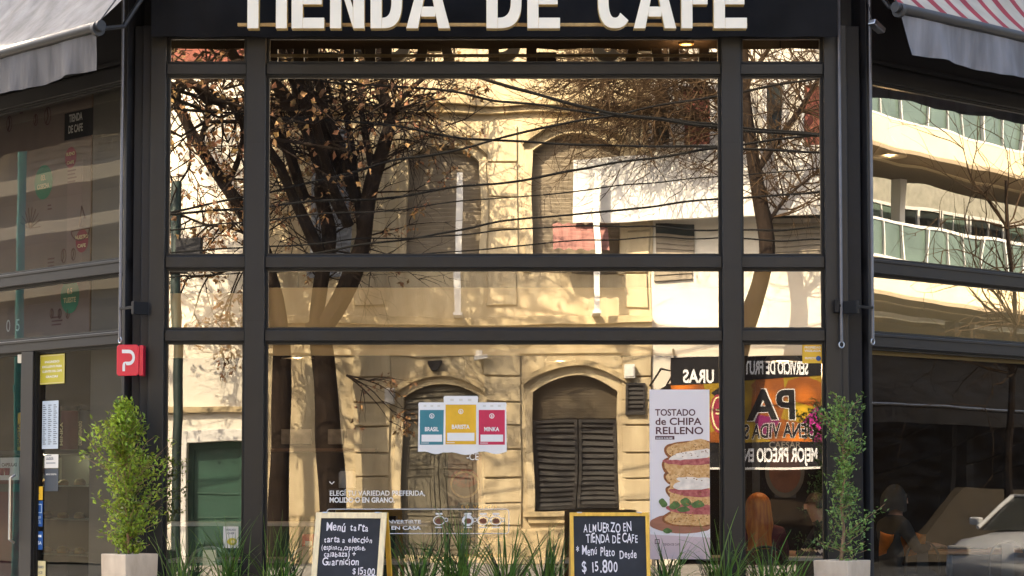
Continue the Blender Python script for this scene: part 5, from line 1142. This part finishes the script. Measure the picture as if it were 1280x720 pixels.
# lettering (X grows leftwards in the picture, so it reads mirrored in the glass)
q = MB(); q.text('SERVICIO DE FRUT', bxx(1016), bzz(470), bo - .012, .30, 'L', .03, width=bxx(931) - bxx(1016), wx=1); part('lettering', q, M['white'], fb); q = MB(); q.text('URAS', bxx(890), bzz(480), bo - .012, .30, 'L', .03, width=bxx(852) - bxx(890)); part('lettering', q, M['white'], fb); q = MB(); q.text('MEJOR PRECIO EN', bxx(1024), bzz(578), bo - .012, .30, 'L', .03, width=bxx(931) - bxx(1024)); part('lettering', q, M['white'], fb)
q = MB(); q.text('PA', bxx(999), bzz(527), bo - .006, .78, 'L', .045, width=bxx(931) - bxx(999)); part('letter_outline', q, M['offwhite'], fb); q = MB(); q.text('UENA VIDA S', bxx(1022), bzz(551), bo - .006, .36, 'L', .05, width=bxx(930) - bxx(1022)); part('letter_outline', q, M['offwhite'], fb)
q = MB(); q.text('PA', bxx(999), bzz(527), bo - .012, .78, 'L', .025, width=bxx(931) - bxx(999)); part('black_lettering', q, M['black'], fb); q = MB(); q.text('UENA VIDA S', bxx(1022), bzz(551), bo - .012, .36, 'L', .02, width=bxx(930) - bxx(1022)); part('black_lettering', q, M['black'], fb)
q = MB(); q.disc(bxx(895), bzz(520), .16, .36, bo - .006); part('emblem', q, M['maroon_p'], fb); q = MB(); q.ring(bxx(895), bzz(520), .13, .32, .03, bo - .012); q.text('F', bxx(895), bzz(527), bo - .012, .25, 'C', .03); part('emblem_mark', q, M['cream'], fb)
q = MB()
for x in (x0 + .1, x1 - .1): q.tube([(x, bo + .03, bzz(460)), (x, .02, bzz(460) + .3)], .02)
q.tube([(x0, bo + .05, bzz(590)), (x0, .02, bzz(590))], .02); part('bracket', q, M['steel_dark'], fb)
# wall lamp bracket by the banner
q = MB(); x, z = mat_(FRONT, 832, 478, OPP, -.5); q.tube([(x + .3, -.02, z - .1), (x + .1, -.5, z + .2), (x - .15, -.5, z + .15), (x, -.45, z - .1)], .02); q.rbox((x, -.5, z - .15), (.25, .2, .1), ry=.5); solo('bracket_lamp', q, M['black'], 'black bracket lamp between the cream house and the fruit banner', 'wall lamp', OPP, (x, -.02, z - .1))

# ------------------------------------------------------------------ trees
M['tbark'] = mat('dark_bark', (0.016, 0.011, 0.008), .9, spec=.08, var=.4, scale=6, bump=.6, bscale=14, stretch=(2, 2, .5)); M['dry'] = mat('dry_leaf', (0.26, 0.145, 0.06), .7, var=.35, scale=4, island=.5, trans=.3); M['twig'] = mat('twig_bark', (0.045, 0.028, 0.015), .9, spec=.08, var=.3, scale=10)
TY = -1.25
def tp(px, py, dy=0.0):
    x, z = mat_(FRONT, px, py, OPP, TY + dy); return Vector((x, TY + dy, z))
def smooth_path(ps, n=5):
    out = []
    for i in range(len(ps) - 1):
        a, b, c, d = ps[max(0, i - 1)], ps[i], ps[i + 1], ps[min(len(ps) - 1, i + 2)]
        for k in range(n):
            u = k / n; out.append(.5 * (2 * b + (c - a) * u + (2 * a - 5 * b + 4 * c - d) * u * u + (3 * b - a - 3 * c + d) * u ** 3))
    return out + [ps[-1]]
YLIM = [-3.2, -.25]
def twig(q, lf, p, d, L, r, depth, droop, leafp, curl=.35):
    n = 6; pts = [p]; dd = d.normalized()
    for k in range(n):
        dd = (dd + rv(.13) + Vector((0, 0, droop * .12))).normalized(); dd.y *= .85
        np_ = pts[-1] + dd * L / n
        np_.y = min(YLIM[1], max(YLIM[0], np_.y)); pts.append(np_)
    q.tube(pts, [r * (1 - .75 * k / n) for k in range(n + 1)], 5 if r > .02 else 4, False)
    if lf is not None:
        for k in range(2, n + 1):
            if random.random() < leafp:
                for j in range(random.randint(4, 9)):
                    c = pts[k] + rv(.045) - Vector((0, 0, .04)); leaf(lf, c, rv(1) + Vector((0, 0, -.8)), rv(1), random.uniform(.05, .15), random.uniform(.03, .07), random.uniform(.1, .6))
    if depth > 0:
        for k in range(random.randint(2, 4)):
            j = random.randint(1, n); a = (pts[j] - pts[j - 1]).normalized(); s = a.cross(rv(1)).normalized()
            twig(q, lf, pts[j], (a * .75 + s * random.uniform(.5, 1.0)).normalized(), L * random.uniform(.45, .75), r * .55, depth - 1, droop, leafp)
# big left tree
random.seed(21)
b0 = tp(416, 707); t = thing('street_tree', 'thick dark leaning street tree with dry tan leaves, left in the reflection', 'tree', OPP, (b0.x, b0.y, -.0), 'bare street trees')
mapp = lambda lst: smooth_path([tp(*p) for p in lst])
tr, lb_, lf = MB(), MB(), MB()
trunk = mapp([(416, 715), (414, 640), (408, 540), (402, 440), (396, 400)]); tr.tube(trunk, [.27 - .08 * k / (len(trunk) - 1) for k in range(len(trunk))], 14)
LIMBS = [([(396, 415), (404, 350), (408, 300), (398, 245), (402, 200), (384, 165), (362, 130), (338, 98), (325, 70)], .16),
         ([(399, 420), (430, 370), (447, 315), (462, 240), (478, 190), (486, 150), (473, 110), (470, 60)], .19), ([(447, 315, .1), (446, 250, .2), (440, 200, .2), (432, 150, .2), (422, 90, .2)], .11), ([(468, 225), (455, 170), (450, 120), (447, 60)], .08), ([(482, 165), (492, 140), (510, 118), (535, 96), (560, 70)], .07),
         ([(400, 260), (370, 245), (345, 242)], .035), ([(395, 200, .2), (360, 190, .2), (340, 180, .3)], .03)]
for ps, r in LIMBS:
    sp = mapp(ps); lb_.tube(sp, [r * .92 * (1 - .5 * k / (len(sp) - 1)) for k in range(len(sp))], 9)
    for k in range(int(len(sp) * .8)):
        j = random.randint(3, len(sp) - 1); a = (sp[j] - sp[j - 1]).normalized(); s = a.cross(rv(1)).normalized(); s.y *= .6
        twig(lb_, lf, sp[j], a * .5 + s, random.uniform(.7, 1.5), .020, 2, random.uniform(-.9, .3), .045)
for k in range(34):
    px = random.uniform(332, 560); py = random.uniform(95, 330) if px < 470 else random.uniform(95, 190)
    twig(lb_, lf, tp(px, py, random.uniform(-1.7, .2)), rv(1), random.uniform(.5, 1.3), .013, 2, random.uniform(-.8, .4), .0)
for px in (470, 480, 475):   # low hanging twigs by the door
    twig(lb_, lf, tp(432, 470), Vector((-.8, 0, -.35)) + rv(.1), 1.1, .016, 1, -.5, .3)
# high limbs added over the street so their shade dapples the house wall
for (x0_, z0_, x1_, y1_, z1_) in ((3.4, 5.4, 6.2, -5.5, 6.6), (3.0, 6.0, 4.8, -6.5, 7.6), (2.8, 6.5, 5.5, -6, 9.8), (3.0, 7.0, 7.5, -9.5, 12.5), (3.6, 6.5, 8.5, -7.5, 10.5), (3.2, 6.8, 6.5, -8.5, 11.5), (3.0, 6.2, 7, -5, 9.6)):
    a = Vector((x0_, TY, z0_)); b = Vector((x1_, y1_, z1_ + .9)); sp = [a.lerp(b, k / 12) + Vector((0, 0, 1.4 * math.sin(math.pi * k / 12))) + rv(.05) for k in range(13)]
    lb_.tube(sp, [.11 - .007 * k for k in range(13)], 7)
    for k in range(4, 13):
        for j in range(3):
            d = rv(1); d.z *= .4; p = sp[k]; pts = [p + d.normalized() * (random.uniform(1.6, 2.8)) * s_ / 5 + rv(.07) * s_ for s_ in range(6)]
            lb_.tube(pts, [.035 - .005 * s_ for s_ in range(6)], 4, False)
            for s_ in range(2, 6):
                e = rv(1).normalized() * random.uniform(.4, .9); lb_.tube([pts[s_], pts[s_] + e * .5 + rv(.05), pts[s_] + e], [.014, .01, .005], 4, False)
                for _ in range(5): leaf(lf, pts[s_] + e * random.random() + rv(.1), rv(1), rv(1), random.uniform(.08, .16), .10, .3)
part('trunk', tr, M['tbark'], t, 0, True); part('limb', lb_, M['tbark'], t, 0, True); part('dry_leaves', lf, M['dry'], t)
random.seed(29); b0 = tp(346, 707); t = thing('street_tree', 'forked dark street tree leaning out to the far left of the reflection', 'tree', OPP, (b0.x, b0.y, 0), 'bare street trees')
tr, lb_, lf = MB(), MB(), MB(); st_ = mapp([(346, 715), (345, 600), (350, 480), (347, 400), (330, 330), (300, 262), (250, 180), (215, 115), (190, 70)]); tr.tube(st_, [.20 - .13 * k / (len(st_) - 1) for k in range(len(st_))], 12)
for ps, r in (([(285, 240), (300, 200), (305, 140)], .06), ([(250, 185), (262, 140), (256, 90)], .06), ([(318, 300), (290, 290), (255, 285), (220, 270)], .03), ([(330, 330), (300, 330), (262, 345), (225, 345)], .03), ([(225, 130), (240, 200), (215, 250)], .03)):
    sp = mapp(ps); lb_.tube(sp, [r * (1 - .5 * k / (len(sp) - 1)) for k in range(len(sp))], 8)
    for k in range(len(sp)):
        a = (sp[k] - sp[k - 1]).normalized() if k else Vector((0, 0, 1)); s = a.cross(rv(1)).normalized(); s.y *= .6
        twig(lb_, lf, sp[k], a * .5 + s, random.uniform(.6, 1.3), .018, 2, random.uniform(-.9, .3), .10)
part('trunk', tr, M['tbark'], t, 0, True); part('limb', lb_, M['tbark'], t, 0, True); part('dry_leaves', lf, M['dry'], t)
# right tree with a dense drooping net of twigs
random.seed(33)
b0 = tp(912, 707); t = thing('street_tree', 'slender dark street tree with a dense net of bare drooping twigs, right in the reflection', 'tree', OPP, (b0.x, b0.y, 0), 'bare street trees')
tr, lb_, tw = MB(), MB(), MB()
trunk = mapp([(912, 715), (914, 600), (920, 470), (942, 380), (957, 310), (950, 250), (938, 180), (930, 110), (926, 30)]); tr.tube(trunk, [.20 - .11 * k / (len(trunk) - 1) for k in range(len(trunk))], 12)
LIMBS = [([(945, 215), (985, 160), (1015, 110), (1050, 60)], .07), ([(938, 180), (900, 130), (860, 95), (800, 60)], .07), ([(932, 120), (880, 80), (820, 50)], .06), ([(930, 110), (960, 60), (990, 20)], .06), ([(955, 290), (985, 245), (1020, 215)], .04), ([(938, 180, .3), (890, 160, .4), (840, 140, .5), (790, 125, .5)], .04), ([(926, 60), (870, 20), (760, 10)], .06)]
for ps, r in LIMBS:
    sp = mapp(ps); lb_.tube(sp, [r * (1 - .6 * k / (len(sp) - 1)) for k in range(len(sp))], 8)
    for k in range(int(len(sp) * 2.3)):
        j = random.randint(2, len(sp) - 1); a = (sp[j] - sp[j - 1]).normalized(); s = a.cross(rv(1)).normalized(); s.y *= .5
        d = a * .6 + s * .8 + Vector((random.uniform(0, .5), 0, random.uniform(-.4, .3)))
        twig(tw, None, sp[j], d, random.uniform(.8, 1.9), .016, 2, random.uniform(-.8, 1.4), 0)
for k in range(210):
    px = random.uniform(700, 905); py = random.uniform(30, 150) 
    twig(tw, None, tp(px, py, random.uniform(-.6, .6)), Vector((random.uniform(-.2, 1), 0, random.uniform(-1, -.1))), random.uniform(.5, 1.3), .014, 2, random.uniform(-.2, 1.6), 0)
for k in range(60):
    px = random.uniform(932, 1035); py = random.uniform(60, 240)
    twig(tw, None, tp(px, py, random.uniform(-.6, .6)), Vector((random.uniform(-1, .6), 0, random.uniform(-1, .3))), random.uniform(.5, 1.2), .013, 2, random.uniform(-.2, 1.4), 0)
part('trunk', tr, M['tbark'], t, 0, True); part('limb', lb_, M['tbark'], t, 0, True); part('twigs', tw, M['twig'], t)
# ------------------------------------------------------------------ poles and cables
M['cable'] = mat('black_cable', (0.005, 0.005, 0.005), .8, spec=.08, var=.1); M['polegreen'] = mat('dark_green_pole', (0.008, 0.02, 0.016), .5, var=.2)
def cab(lab, pts, off, r):
    ps = [Vector((*(lambda a: (a[0], off, a[1]))(mat_(FRONT, px, py, OPP, off)),)) for px, py in pts]
    d0 = (ps[0] - ps[1]).normalized(); d1 = (ps[-1] - ps[-2]).normalized()
    ps = [Vector((9.5, off, ps[0].z + (9.5 - ps[0].x) * d0.z / max(.2, d0.x)))] + smooth_path(ps, 4) + [Vector((-9.5, off, ps[-1].z + (ps[-1].x + 9.5) * -d1.z / min(-.2, d1.x)))]
    q = MB(); q.tube(ps, r, 6); solo('overhead_cable', q, M['cable'], lab, 'cable', OPP, tuple(ps[0]), 'overhead cables reflected in the glass')
CB = [('cable crossing the upper glass from left at mid height, sagging gently', [(334, 148), (480, 160), (620, 178), (900, 187)], -3.2, .022), ('cable starting at the top left of the upper glass', [(375, 100), (500, 113), (620, 128), (760, 146), (900, 158)], -3.4, .022), ('cable rising to the right from low on the left of the upper glass', [(334, 243), (480, 208), (620, 176), (740, 150), (900, 120)], -3.6, .020), ('cable rising gently across the middle of the upper glass', [(334, 262), (460, 250), (620, 230), (760, 208), (900, 187)], -3.8, .022),
      ('low cable rising across the bottom of the upper glass', [(334, 325), (455, 310), (620, 282), (760, 266), (900, 253)], -4.0, .020), ('thickest cable dropping from top centre to the right of the upper glass', [(560, 92), (620, 107), (755, 142), (900, 162), (1028, 170)], -4.2, .030), ('thin cable low across the right half of the upper glass', [(640, 292), (760, 285), (900, 290), (1028, 286)], -4.4, .014), ('thin cable near the bottom right of the upper glass', [(640, 312), (760, 302), (900, 299), (1028, 300)], -4.6, .012), ('thin cable through the right column of the upper glass', [(760, 236), (900, 222), (1028, 210)], -4.8, .012)]
for a in CB: cab(*a)
for x, lab in ((9.5, 'dark wooden utility pole carrying the overhead cables, left end'), (-9.5, 'dark wooden utility pole carrying the overhead cables, right end')):
    t = thing('utility_pole', lab, 'utility pole', OPP, (x, -3.6, 0), 'utility poles'); q = MB(); q.tube([(x, -3.6, -.14), (x, -3.6, 9)], [.16, .11], 12); part('post', q, M['tbark'], t, 0, True); q = MB(); q.box(x - .06, x + .06, -5.0, -2.9, 8.3, 8.42); q.box(x - .06, x + .06, -5.0, -2.9, 6.6, 6.72); part('crossarm', q, M['tbark'], t)
x, z = mat_(FRONT, 222, 232, OPP, -3.0)
t = thing('signal_pole', 'dark green street pole with a signal box, left in the reflection', 'street pole', OPP, (x, -3.0, 0)); q = MB(); q.tube([(x, -3, -.1), (x, -3, z)], .085, 12); part('post', q, M['polegreen'], t, 0, True)
zz = mat_(FRONT, 222, 312, OPP, -3.0)[1]; q = MB(); q.box(x - .45, x - .02, -3.16, -2.9, zz - .14, zz + .16); q.box(x - .2, x + .25, -3.13, -2.93, zz - .42, zz - .1); part('signal_box', q, M['black'], t, .02)

# ------------------------------------------------------------------ building across the right street: balconies
OPPR = Fr(OPPR.o, OPPR.rot + R(-9))
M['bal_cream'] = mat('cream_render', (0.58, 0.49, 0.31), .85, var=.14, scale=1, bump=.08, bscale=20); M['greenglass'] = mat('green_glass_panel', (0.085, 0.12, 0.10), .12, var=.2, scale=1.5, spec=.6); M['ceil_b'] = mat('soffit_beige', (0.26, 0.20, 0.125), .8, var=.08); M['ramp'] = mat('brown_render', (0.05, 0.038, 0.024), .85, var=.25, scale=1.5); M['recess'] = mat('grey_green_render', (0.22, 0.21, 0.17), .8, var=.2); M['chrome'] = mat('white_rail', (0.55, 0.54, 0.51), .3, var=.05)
def r_(px, py, off=0.0): return mat_(RIGHT, px, py, OPPR, off)
bal = thing('balcony_building', 'cream apartment building with glass balconies across the right hand street', 'apartment building', OPPR, (r_(1180, 400)[0], 0, 0))
uA, uB = r_(1280, 300)[0] - 8, r_(1078, 300)[0] + 8; lo, hi = min(uA, uB), max(uA, uB)
BOF = -1.3
def band(pt, pb): # fascia slab from the pixel rows at px 1180
    return r_(1180, pb, BOF)[1], r_(1180, pt, BOF)[1]
q = MB()
f1 = band(168, 219); f2 = band(337, 390)
M['ocb'] = M['bal_cream']
def curved(z0, z1, m, name, d0=BOF, bow=.0, th=.14):
    q = MB(); n = 40
    def y_(u): return d0 - .0 * math.sin(math.pi * min(1, max(0, u))) 
    for k in range(n):
        a, b = k / n, (k + 1) / n; xa_, xb_ = lo + (hi - lo) * a, lo + (hi - lo) * b
        q.add([(xa_, y_(a), z0), (xb_, y_(b), z0), (xb_, y_(b), z1), (xa_, y_(a), z1), (xa_, y_(a) + th, z0), (xb_, y_(b) + th, z0), (xb_, y_(b) + th, z1), (xa_, y_(a) + th, z1)], [(0, 1, 2, 3), (5, 4, 7, 6), (3, 2, 6, 7), (1, 0, 4, 5)])
    return part(name, q, M[m], bal)
for (z0, z1) in (f1, f2):
    curved(z0, z1, 'bal_cream', 'balcony_fascia'); curved(z1 + .003, z1 + .05, 'chrome', 'rail', BOF - .01, th=.05)
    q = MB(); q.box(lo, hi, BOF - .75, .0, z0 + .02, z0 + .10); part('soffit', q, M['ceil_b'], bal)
    hgt = r_(1180, 124, BOF)[1] - f1[1]
    curved(z1 + .055, z1 + hgt, 'greenglass', 'balustrade_glass', BOF + .03, th=.015); curved(z1 + hgt + .003, z1 + hgt + .06, 'chrome', 'rail', BOF + .0, th=.06)
    q = MB(); n = 27
    for k in range(n):
        u = (k + .5) / n; x = lo + (hi - lo) * u; y = BOF + .0 - .0 * math.sin(math.pi * u); q.box(x - .02, x + .02, y - .03, y + .02, z1 + .05, z1 + hgt)
    part('baluster', q, M['chrome'], bal)
zt_ = f1[1] + 6.5
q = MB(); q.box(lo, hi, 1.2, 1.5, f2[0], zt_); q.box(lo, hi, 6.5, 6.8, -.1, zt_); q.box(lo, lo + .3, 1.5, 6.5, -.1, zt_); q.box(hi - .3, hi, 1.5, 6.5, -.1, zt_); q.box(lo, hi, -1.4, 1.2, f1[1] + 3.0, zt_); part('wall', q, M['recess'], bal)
q = MB(); q.box(lo, hi, 1.6, 6.4, zt_ - .4, zt_ - .2); part('roof', q, M['grey_stucco'], bal)
for k in range(14):
    x = lo + .8 + (hi - lo - 1.6) * k / 13
    for (za, zb) in ((f2[1] + .05, f1[0] - .15), (f1[1] + .05, f1[1] + 2.6)):
        if True:
            q = MB(); q.frame(x - .8, x + .8, za, zb, .07, 1.12, 1.195); q.box(x - .03, x + .03, 1.12, 1.19, za + .07, zb - .07); q.cur = 1; q.box(x - .73, x + .73, 1.15, 1.197, za + .07, zb - .07); part('balcony_door', q, [M['chrome'], M['greenglass'] if k % 2 else M['glass_w']], bal)
x = r_(1106, 260, .2)[0]
for k in range(4):
    xx = x - 6.5 * k; q = MB(); q.box(xx - .12, xx + .12, -.3, -.06, f2[1] + .05, f1[0] + .01); part('column', q, M['white_wall'], bal, .01)
# ground floor: shopfront coloured dark for the shade there, ramp wall
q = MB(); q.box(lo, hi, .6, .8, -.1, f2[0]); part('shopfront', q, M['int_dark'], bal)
for px in (1196, 1215): 
    x = r_(px, 540, -.2)[0]; q = MB(); q.box(x - .12, x + .12, -.2, .1, 0, f2[0]); part('column', q, M['grey_h'], bal)
xa_, za_ = r_(1205, 610, -1.5); xb_, zb_ = r_(1280, 605, -1.5); x2, z2 = r_(1130, 690, -1.5)
q = MB(); q.prism([(x2, -.05), (x2, z2 * .4), (xa_, za_), (xb_ - 6, za_), (xb_ - 6, -.05)], -1.6, -1.4); part('ramp_wall', q, M['ramp'], bal)
# black awning of that shopfront
z_b = r_(1180, 373, -2.2)[1]; zA = r_(1180, 458, -2.6)[1]; x0, x1 = lo + 1, hi - 1
t = thing('shopfront_awning', 'black awning with a bright metal front bar across the right hand street', 'awning', OPPR, (r_(1180, 400)[0], -2.6, zA - .8))
zF = r_(1180, 374, -2.6)[1] if False else r_(1180, 372, -2.6)[1]
zbar = r_(1180, 371, -2.6)[1]
zb1 = r_(1180, 370 + 0, -2.6)[1]
zfront = r_(1180, 470, -2.6)[1] - .6; ztop = f2[0] - .1
q = MB(); q.quad((x0, -2.6, zfront), (x1, -2.6, zfront), (x1, .59, ztop), (x0, .59, ztop)); q.box(x0, x1, -2.6, -2.58, zfront - .35, zfront - .02); part('canopy', q, M['canvas'], t)
q = MB(); q.tube([(x0, -2.62, zfront), (x1, -2.62, zfront)], .03); part('front_bar', q, M['metal'], t)
q = MB()
for k in range(8):
    x = x0 + (x1 - x0) * (k + .5) / 8; q.tube([(x, -2.6, zfront), (x + .9, -1.0, zfront - .8), (x + .9, .55, zfront - 1.2)], .018)
part('strut', q, M['steel_dark'], t)

# a bare young tree on the right hand street
random.seed(51); YLIM[:] = [-6.2, -3.6]
x, _ = r_(1262, 400, -5); t = thing('street_tree', 'thin bare street tree in front of the glass balconies', 'tree', OPPR, (x, -5, 0), 'bare street trees')
tr, tw = MB(), MB(); ztop = r_(1262, 225, -5)[1]
pts = [Vector((x + .08 * math.sin(k), -5, -.05 + ztop * k / 8)) for k in range(9)]; tr.tube(pts, [.10 - .009 * k for k in range(9)], 8)
for k in range(38):
    j = random.uniform(4.6, 8); p = pts[int(j) if j < 8 else 8]; twig(tw, None, p + rv(.03), Vector((random.uniform(-1, 1), random.uniform(-.5, .5), random.uniform(-.1, .7))), random.uniform(1.2, 2.6), .018, 2, random.uniform(-.6, .5), 0)
part('trunk', tr, M['tbark'], t, 0, True); part('twigs', tw, M['twig'], t)
# building across the left street
M['dullcream'] = mat('dull_cream_render', (0.44, 0.37, 0.25), .85, var=.1, scale=1); M['teal'] = mat('teal_paint', (0.03, 0.32, 0.30), .5, var=.2, scale=4)
def l_(px, py, off=0.0): return mat_(LEFT, px, py, OPPL, off)
lf_b = thing('corner_apartment', 'dull cream building with slatted shutters across the left hand street', 'building', OPPL, (l_(80, 300)[0], 0, 0))
lo, hi = sorted((l_(0, 300)[0], l_(160, 300)[0])); lo -= 6; hi += 6
z1 = 9.5
q = MB(); q.box(lo, hi, 0, .3, -.1, z1); q.box(lo, hi, 6, 6.3, -.1, z1); q.box(lo, lo + .3, .3, 6, -.1, z1); q.box(hi - .3, hi, .3, 6, -.1, z1); part('wall', q, M['dullcream'], lf_b)
q = MB(); q.box(lo + .3, hi - .3, .303, 5.99, z1 - .5, z1 - .3); part('roof', q, M['grey_stucco'], lf_b)
for pt, pb in ((135, 160), (232, 250), (290, 305), (365, 378)):
    za, zb = l_(60, pb)[1], l_(60, pt)[1]; q = MB(); q.box(lo, hi, -.9, -.003, za, zb); part('ledge', q, M['dullcream'], lf_b, .01)
for px in (40, 90, 140):
    for py0, py1 in ((175, 222), (378, 415)):
        x, za = l_(px, py1); zb = l_(px, py0)[1]; q = MB(); slats(q, x - 1.0, x + 1.0, za, zb, .14, -.05, tilt=.03); q.box(x - 1.0, x + 1.0, -.008, -.004, za, zb); part('shutter', q, M['shutter_l'], lf_b)
x = l_(25, 300, -9.5)[0]; t = thing('street_pole', 'teal painted street pole on the left hand pavement', 'street pole', OPPL, (x, -9.5, 0)); q = MB(); q.tube([(x, -9.5, 0), (x, -9.5, l_(25, 150, -9.5)[1])], .055, 12); part('post', q, M['teal'], t, 0, True); q = MB(); q.tube([(x, -9.5, 2.6), (x, -9.5, 2.68)], .07, 12); part('collar', q, M['teal'], t)

# ------------------------------------------------------------------ white car parked along the right street
M['car'] = mat('white_car_paint', (0.74, 0.75, 0.76), .18, var=.03, spec=.6); M['carglass'] = mat('car_glass', (0.015, 0.02, 0.022), .05, var=.1); M['tyre'] = mat('tyre_rubber', (0.012, 0.012, 0.012), .8, var=.2)
cxl, cz = mat_(RIGHT, 1240, 680, OPPR, -9.0); CY = -8.4
t = thing('parked_car', 'white hatchback parked at the kerb of the right hand street', 'car', OPPR, (cxl - 2, CY, -.14))
cx0 = cxl - 5.3
PR = [(0, .28, .52), (.05, .24, .72), (.5, .20, .86), (1.2, .18, .93), (1.9, .18, 1.0), (2.6, .18, 1.0), (3.4, .18, 1.0), (3.95, .22, .98), (4.1, .30, .7)]
q = MB(); q.smooth = True; rows_ = []
for (x, zb, zt) in [(4.1 - p[0], p[1], p[2]) for p in PR][::-1]:
    wv = .84 if .2 < x < 3.8 else .70; ring_ = []
    for k in range(16):
        a = 2 * math.pi * k / 16; c, s = math.cos(a), math.sin(a); c = math.copysign(abs(c) ** .45, c); s = math.copysign(abs(s) ** .5, s)
        ring_.append((cx0 + x, CY + wv * c, -.14 + (zb + zt) / 2 + (zt - zb) / 2 * s))
    rows_.append(ring_)
vs_ = [p for r in rows_ for p in r]; fs_ = [(i * 16 + k, i * 16 + (k + 1) % 16, (i + 1) * 16 + (k + 1) % 16, (i + 1) * 16 + k) for i in range(len(rows_) - 1) for k in range(16)] + [tuple(range(15, -1, -1)), tuple(range((len(rows_) - 1) * 16, len(rows_) * 16))]
q.add(vs_, fs_); part('body', q, M['car'], t)
def cabin(q, k, zt, xs):
    (a, b, c, d) = xs; w0, w1 = .78 * k, .62 * k
    v = [(cx0 + a, CY - w0, .80), (cx0 + d, CY - w0, .80), (cx0 + d, CY + w0, .80), (cx0 + a, CY + w0, .80), (cx0 + b, CY - w1, zt), (cx0 + c, CY - w1, zt), (cx0 + c, CY + w1, zt), (cx0 + b, CY + w1, zt)]
    q.add(v, [(4, 5, 6, 7), (0, 1, 5, 4), (1, 2, 6, 5), (2, 3, 7, 6), (3, 0, 4, 7)])
q = MB(); cabin(q, 1.0, 1.28, (.25, .75, 2.1, 2.95)); part('window_glass', q, M['carglass'], t, .03)
q = MB(); q.box(cx0 + .72, cx0 + 2.12, CY - .63, CY + .63, 1.283, 1.32)
for s in (-1, 1):
    q.tube([(cx0 + 2.12, CY + s * .62, 1.29), (cx0 + 2.98, CY + s * .79, .84)], .035); q.tube([(cx0 + .72, CY + s * .62, 1.29), (cx0 + .22, CY + s * .79, .84)], .04); q.tube([(cx0 + 1.4, CY + s * .635, 1.29), (cx0 + 1.42, CY + s * .79, .84)], .03)
part('roof', q, M['car'], t, .02)
for xx in (.8, 3.35):
    for s in (-1, 1):
        q = MB(); q.lathe([(.0, -.1), (.31, -.1), (.33, -.06), (.33, .06), (.31, .1), (0, .1)], (cx0 + xx, CY + s * .76, .19), 22, 'Y'); wl = part('wheel', q, M['tyre'], t, 0, True)
        q = MB(); q.lathe([(0, -.105), (.2, -.105), (.2, .105), (0, .105)], (cx0 + xx, CY + s * .76, .19), 18, 'Y'); part('rim', q, M['metal'], wl)
for s in (-1, 1):
    q = MB(); q.rbox((cx0 + 4.02, CY + s * .52, .52), (.14, .3, .14)); part('headlight', q, M['chrome'], t, .03); q = MB(); q.rbox((cx0 + .06, CY + s * .55, .58), (.1, .22, .2)); part('tail_light', q, M['red'], t, .03)
    q = MB(); q.rbox((cx0 + 2.75, CY + s * .92, .93), (.14, .16, .12)); part('mirror', q, M['car'], t, .03)
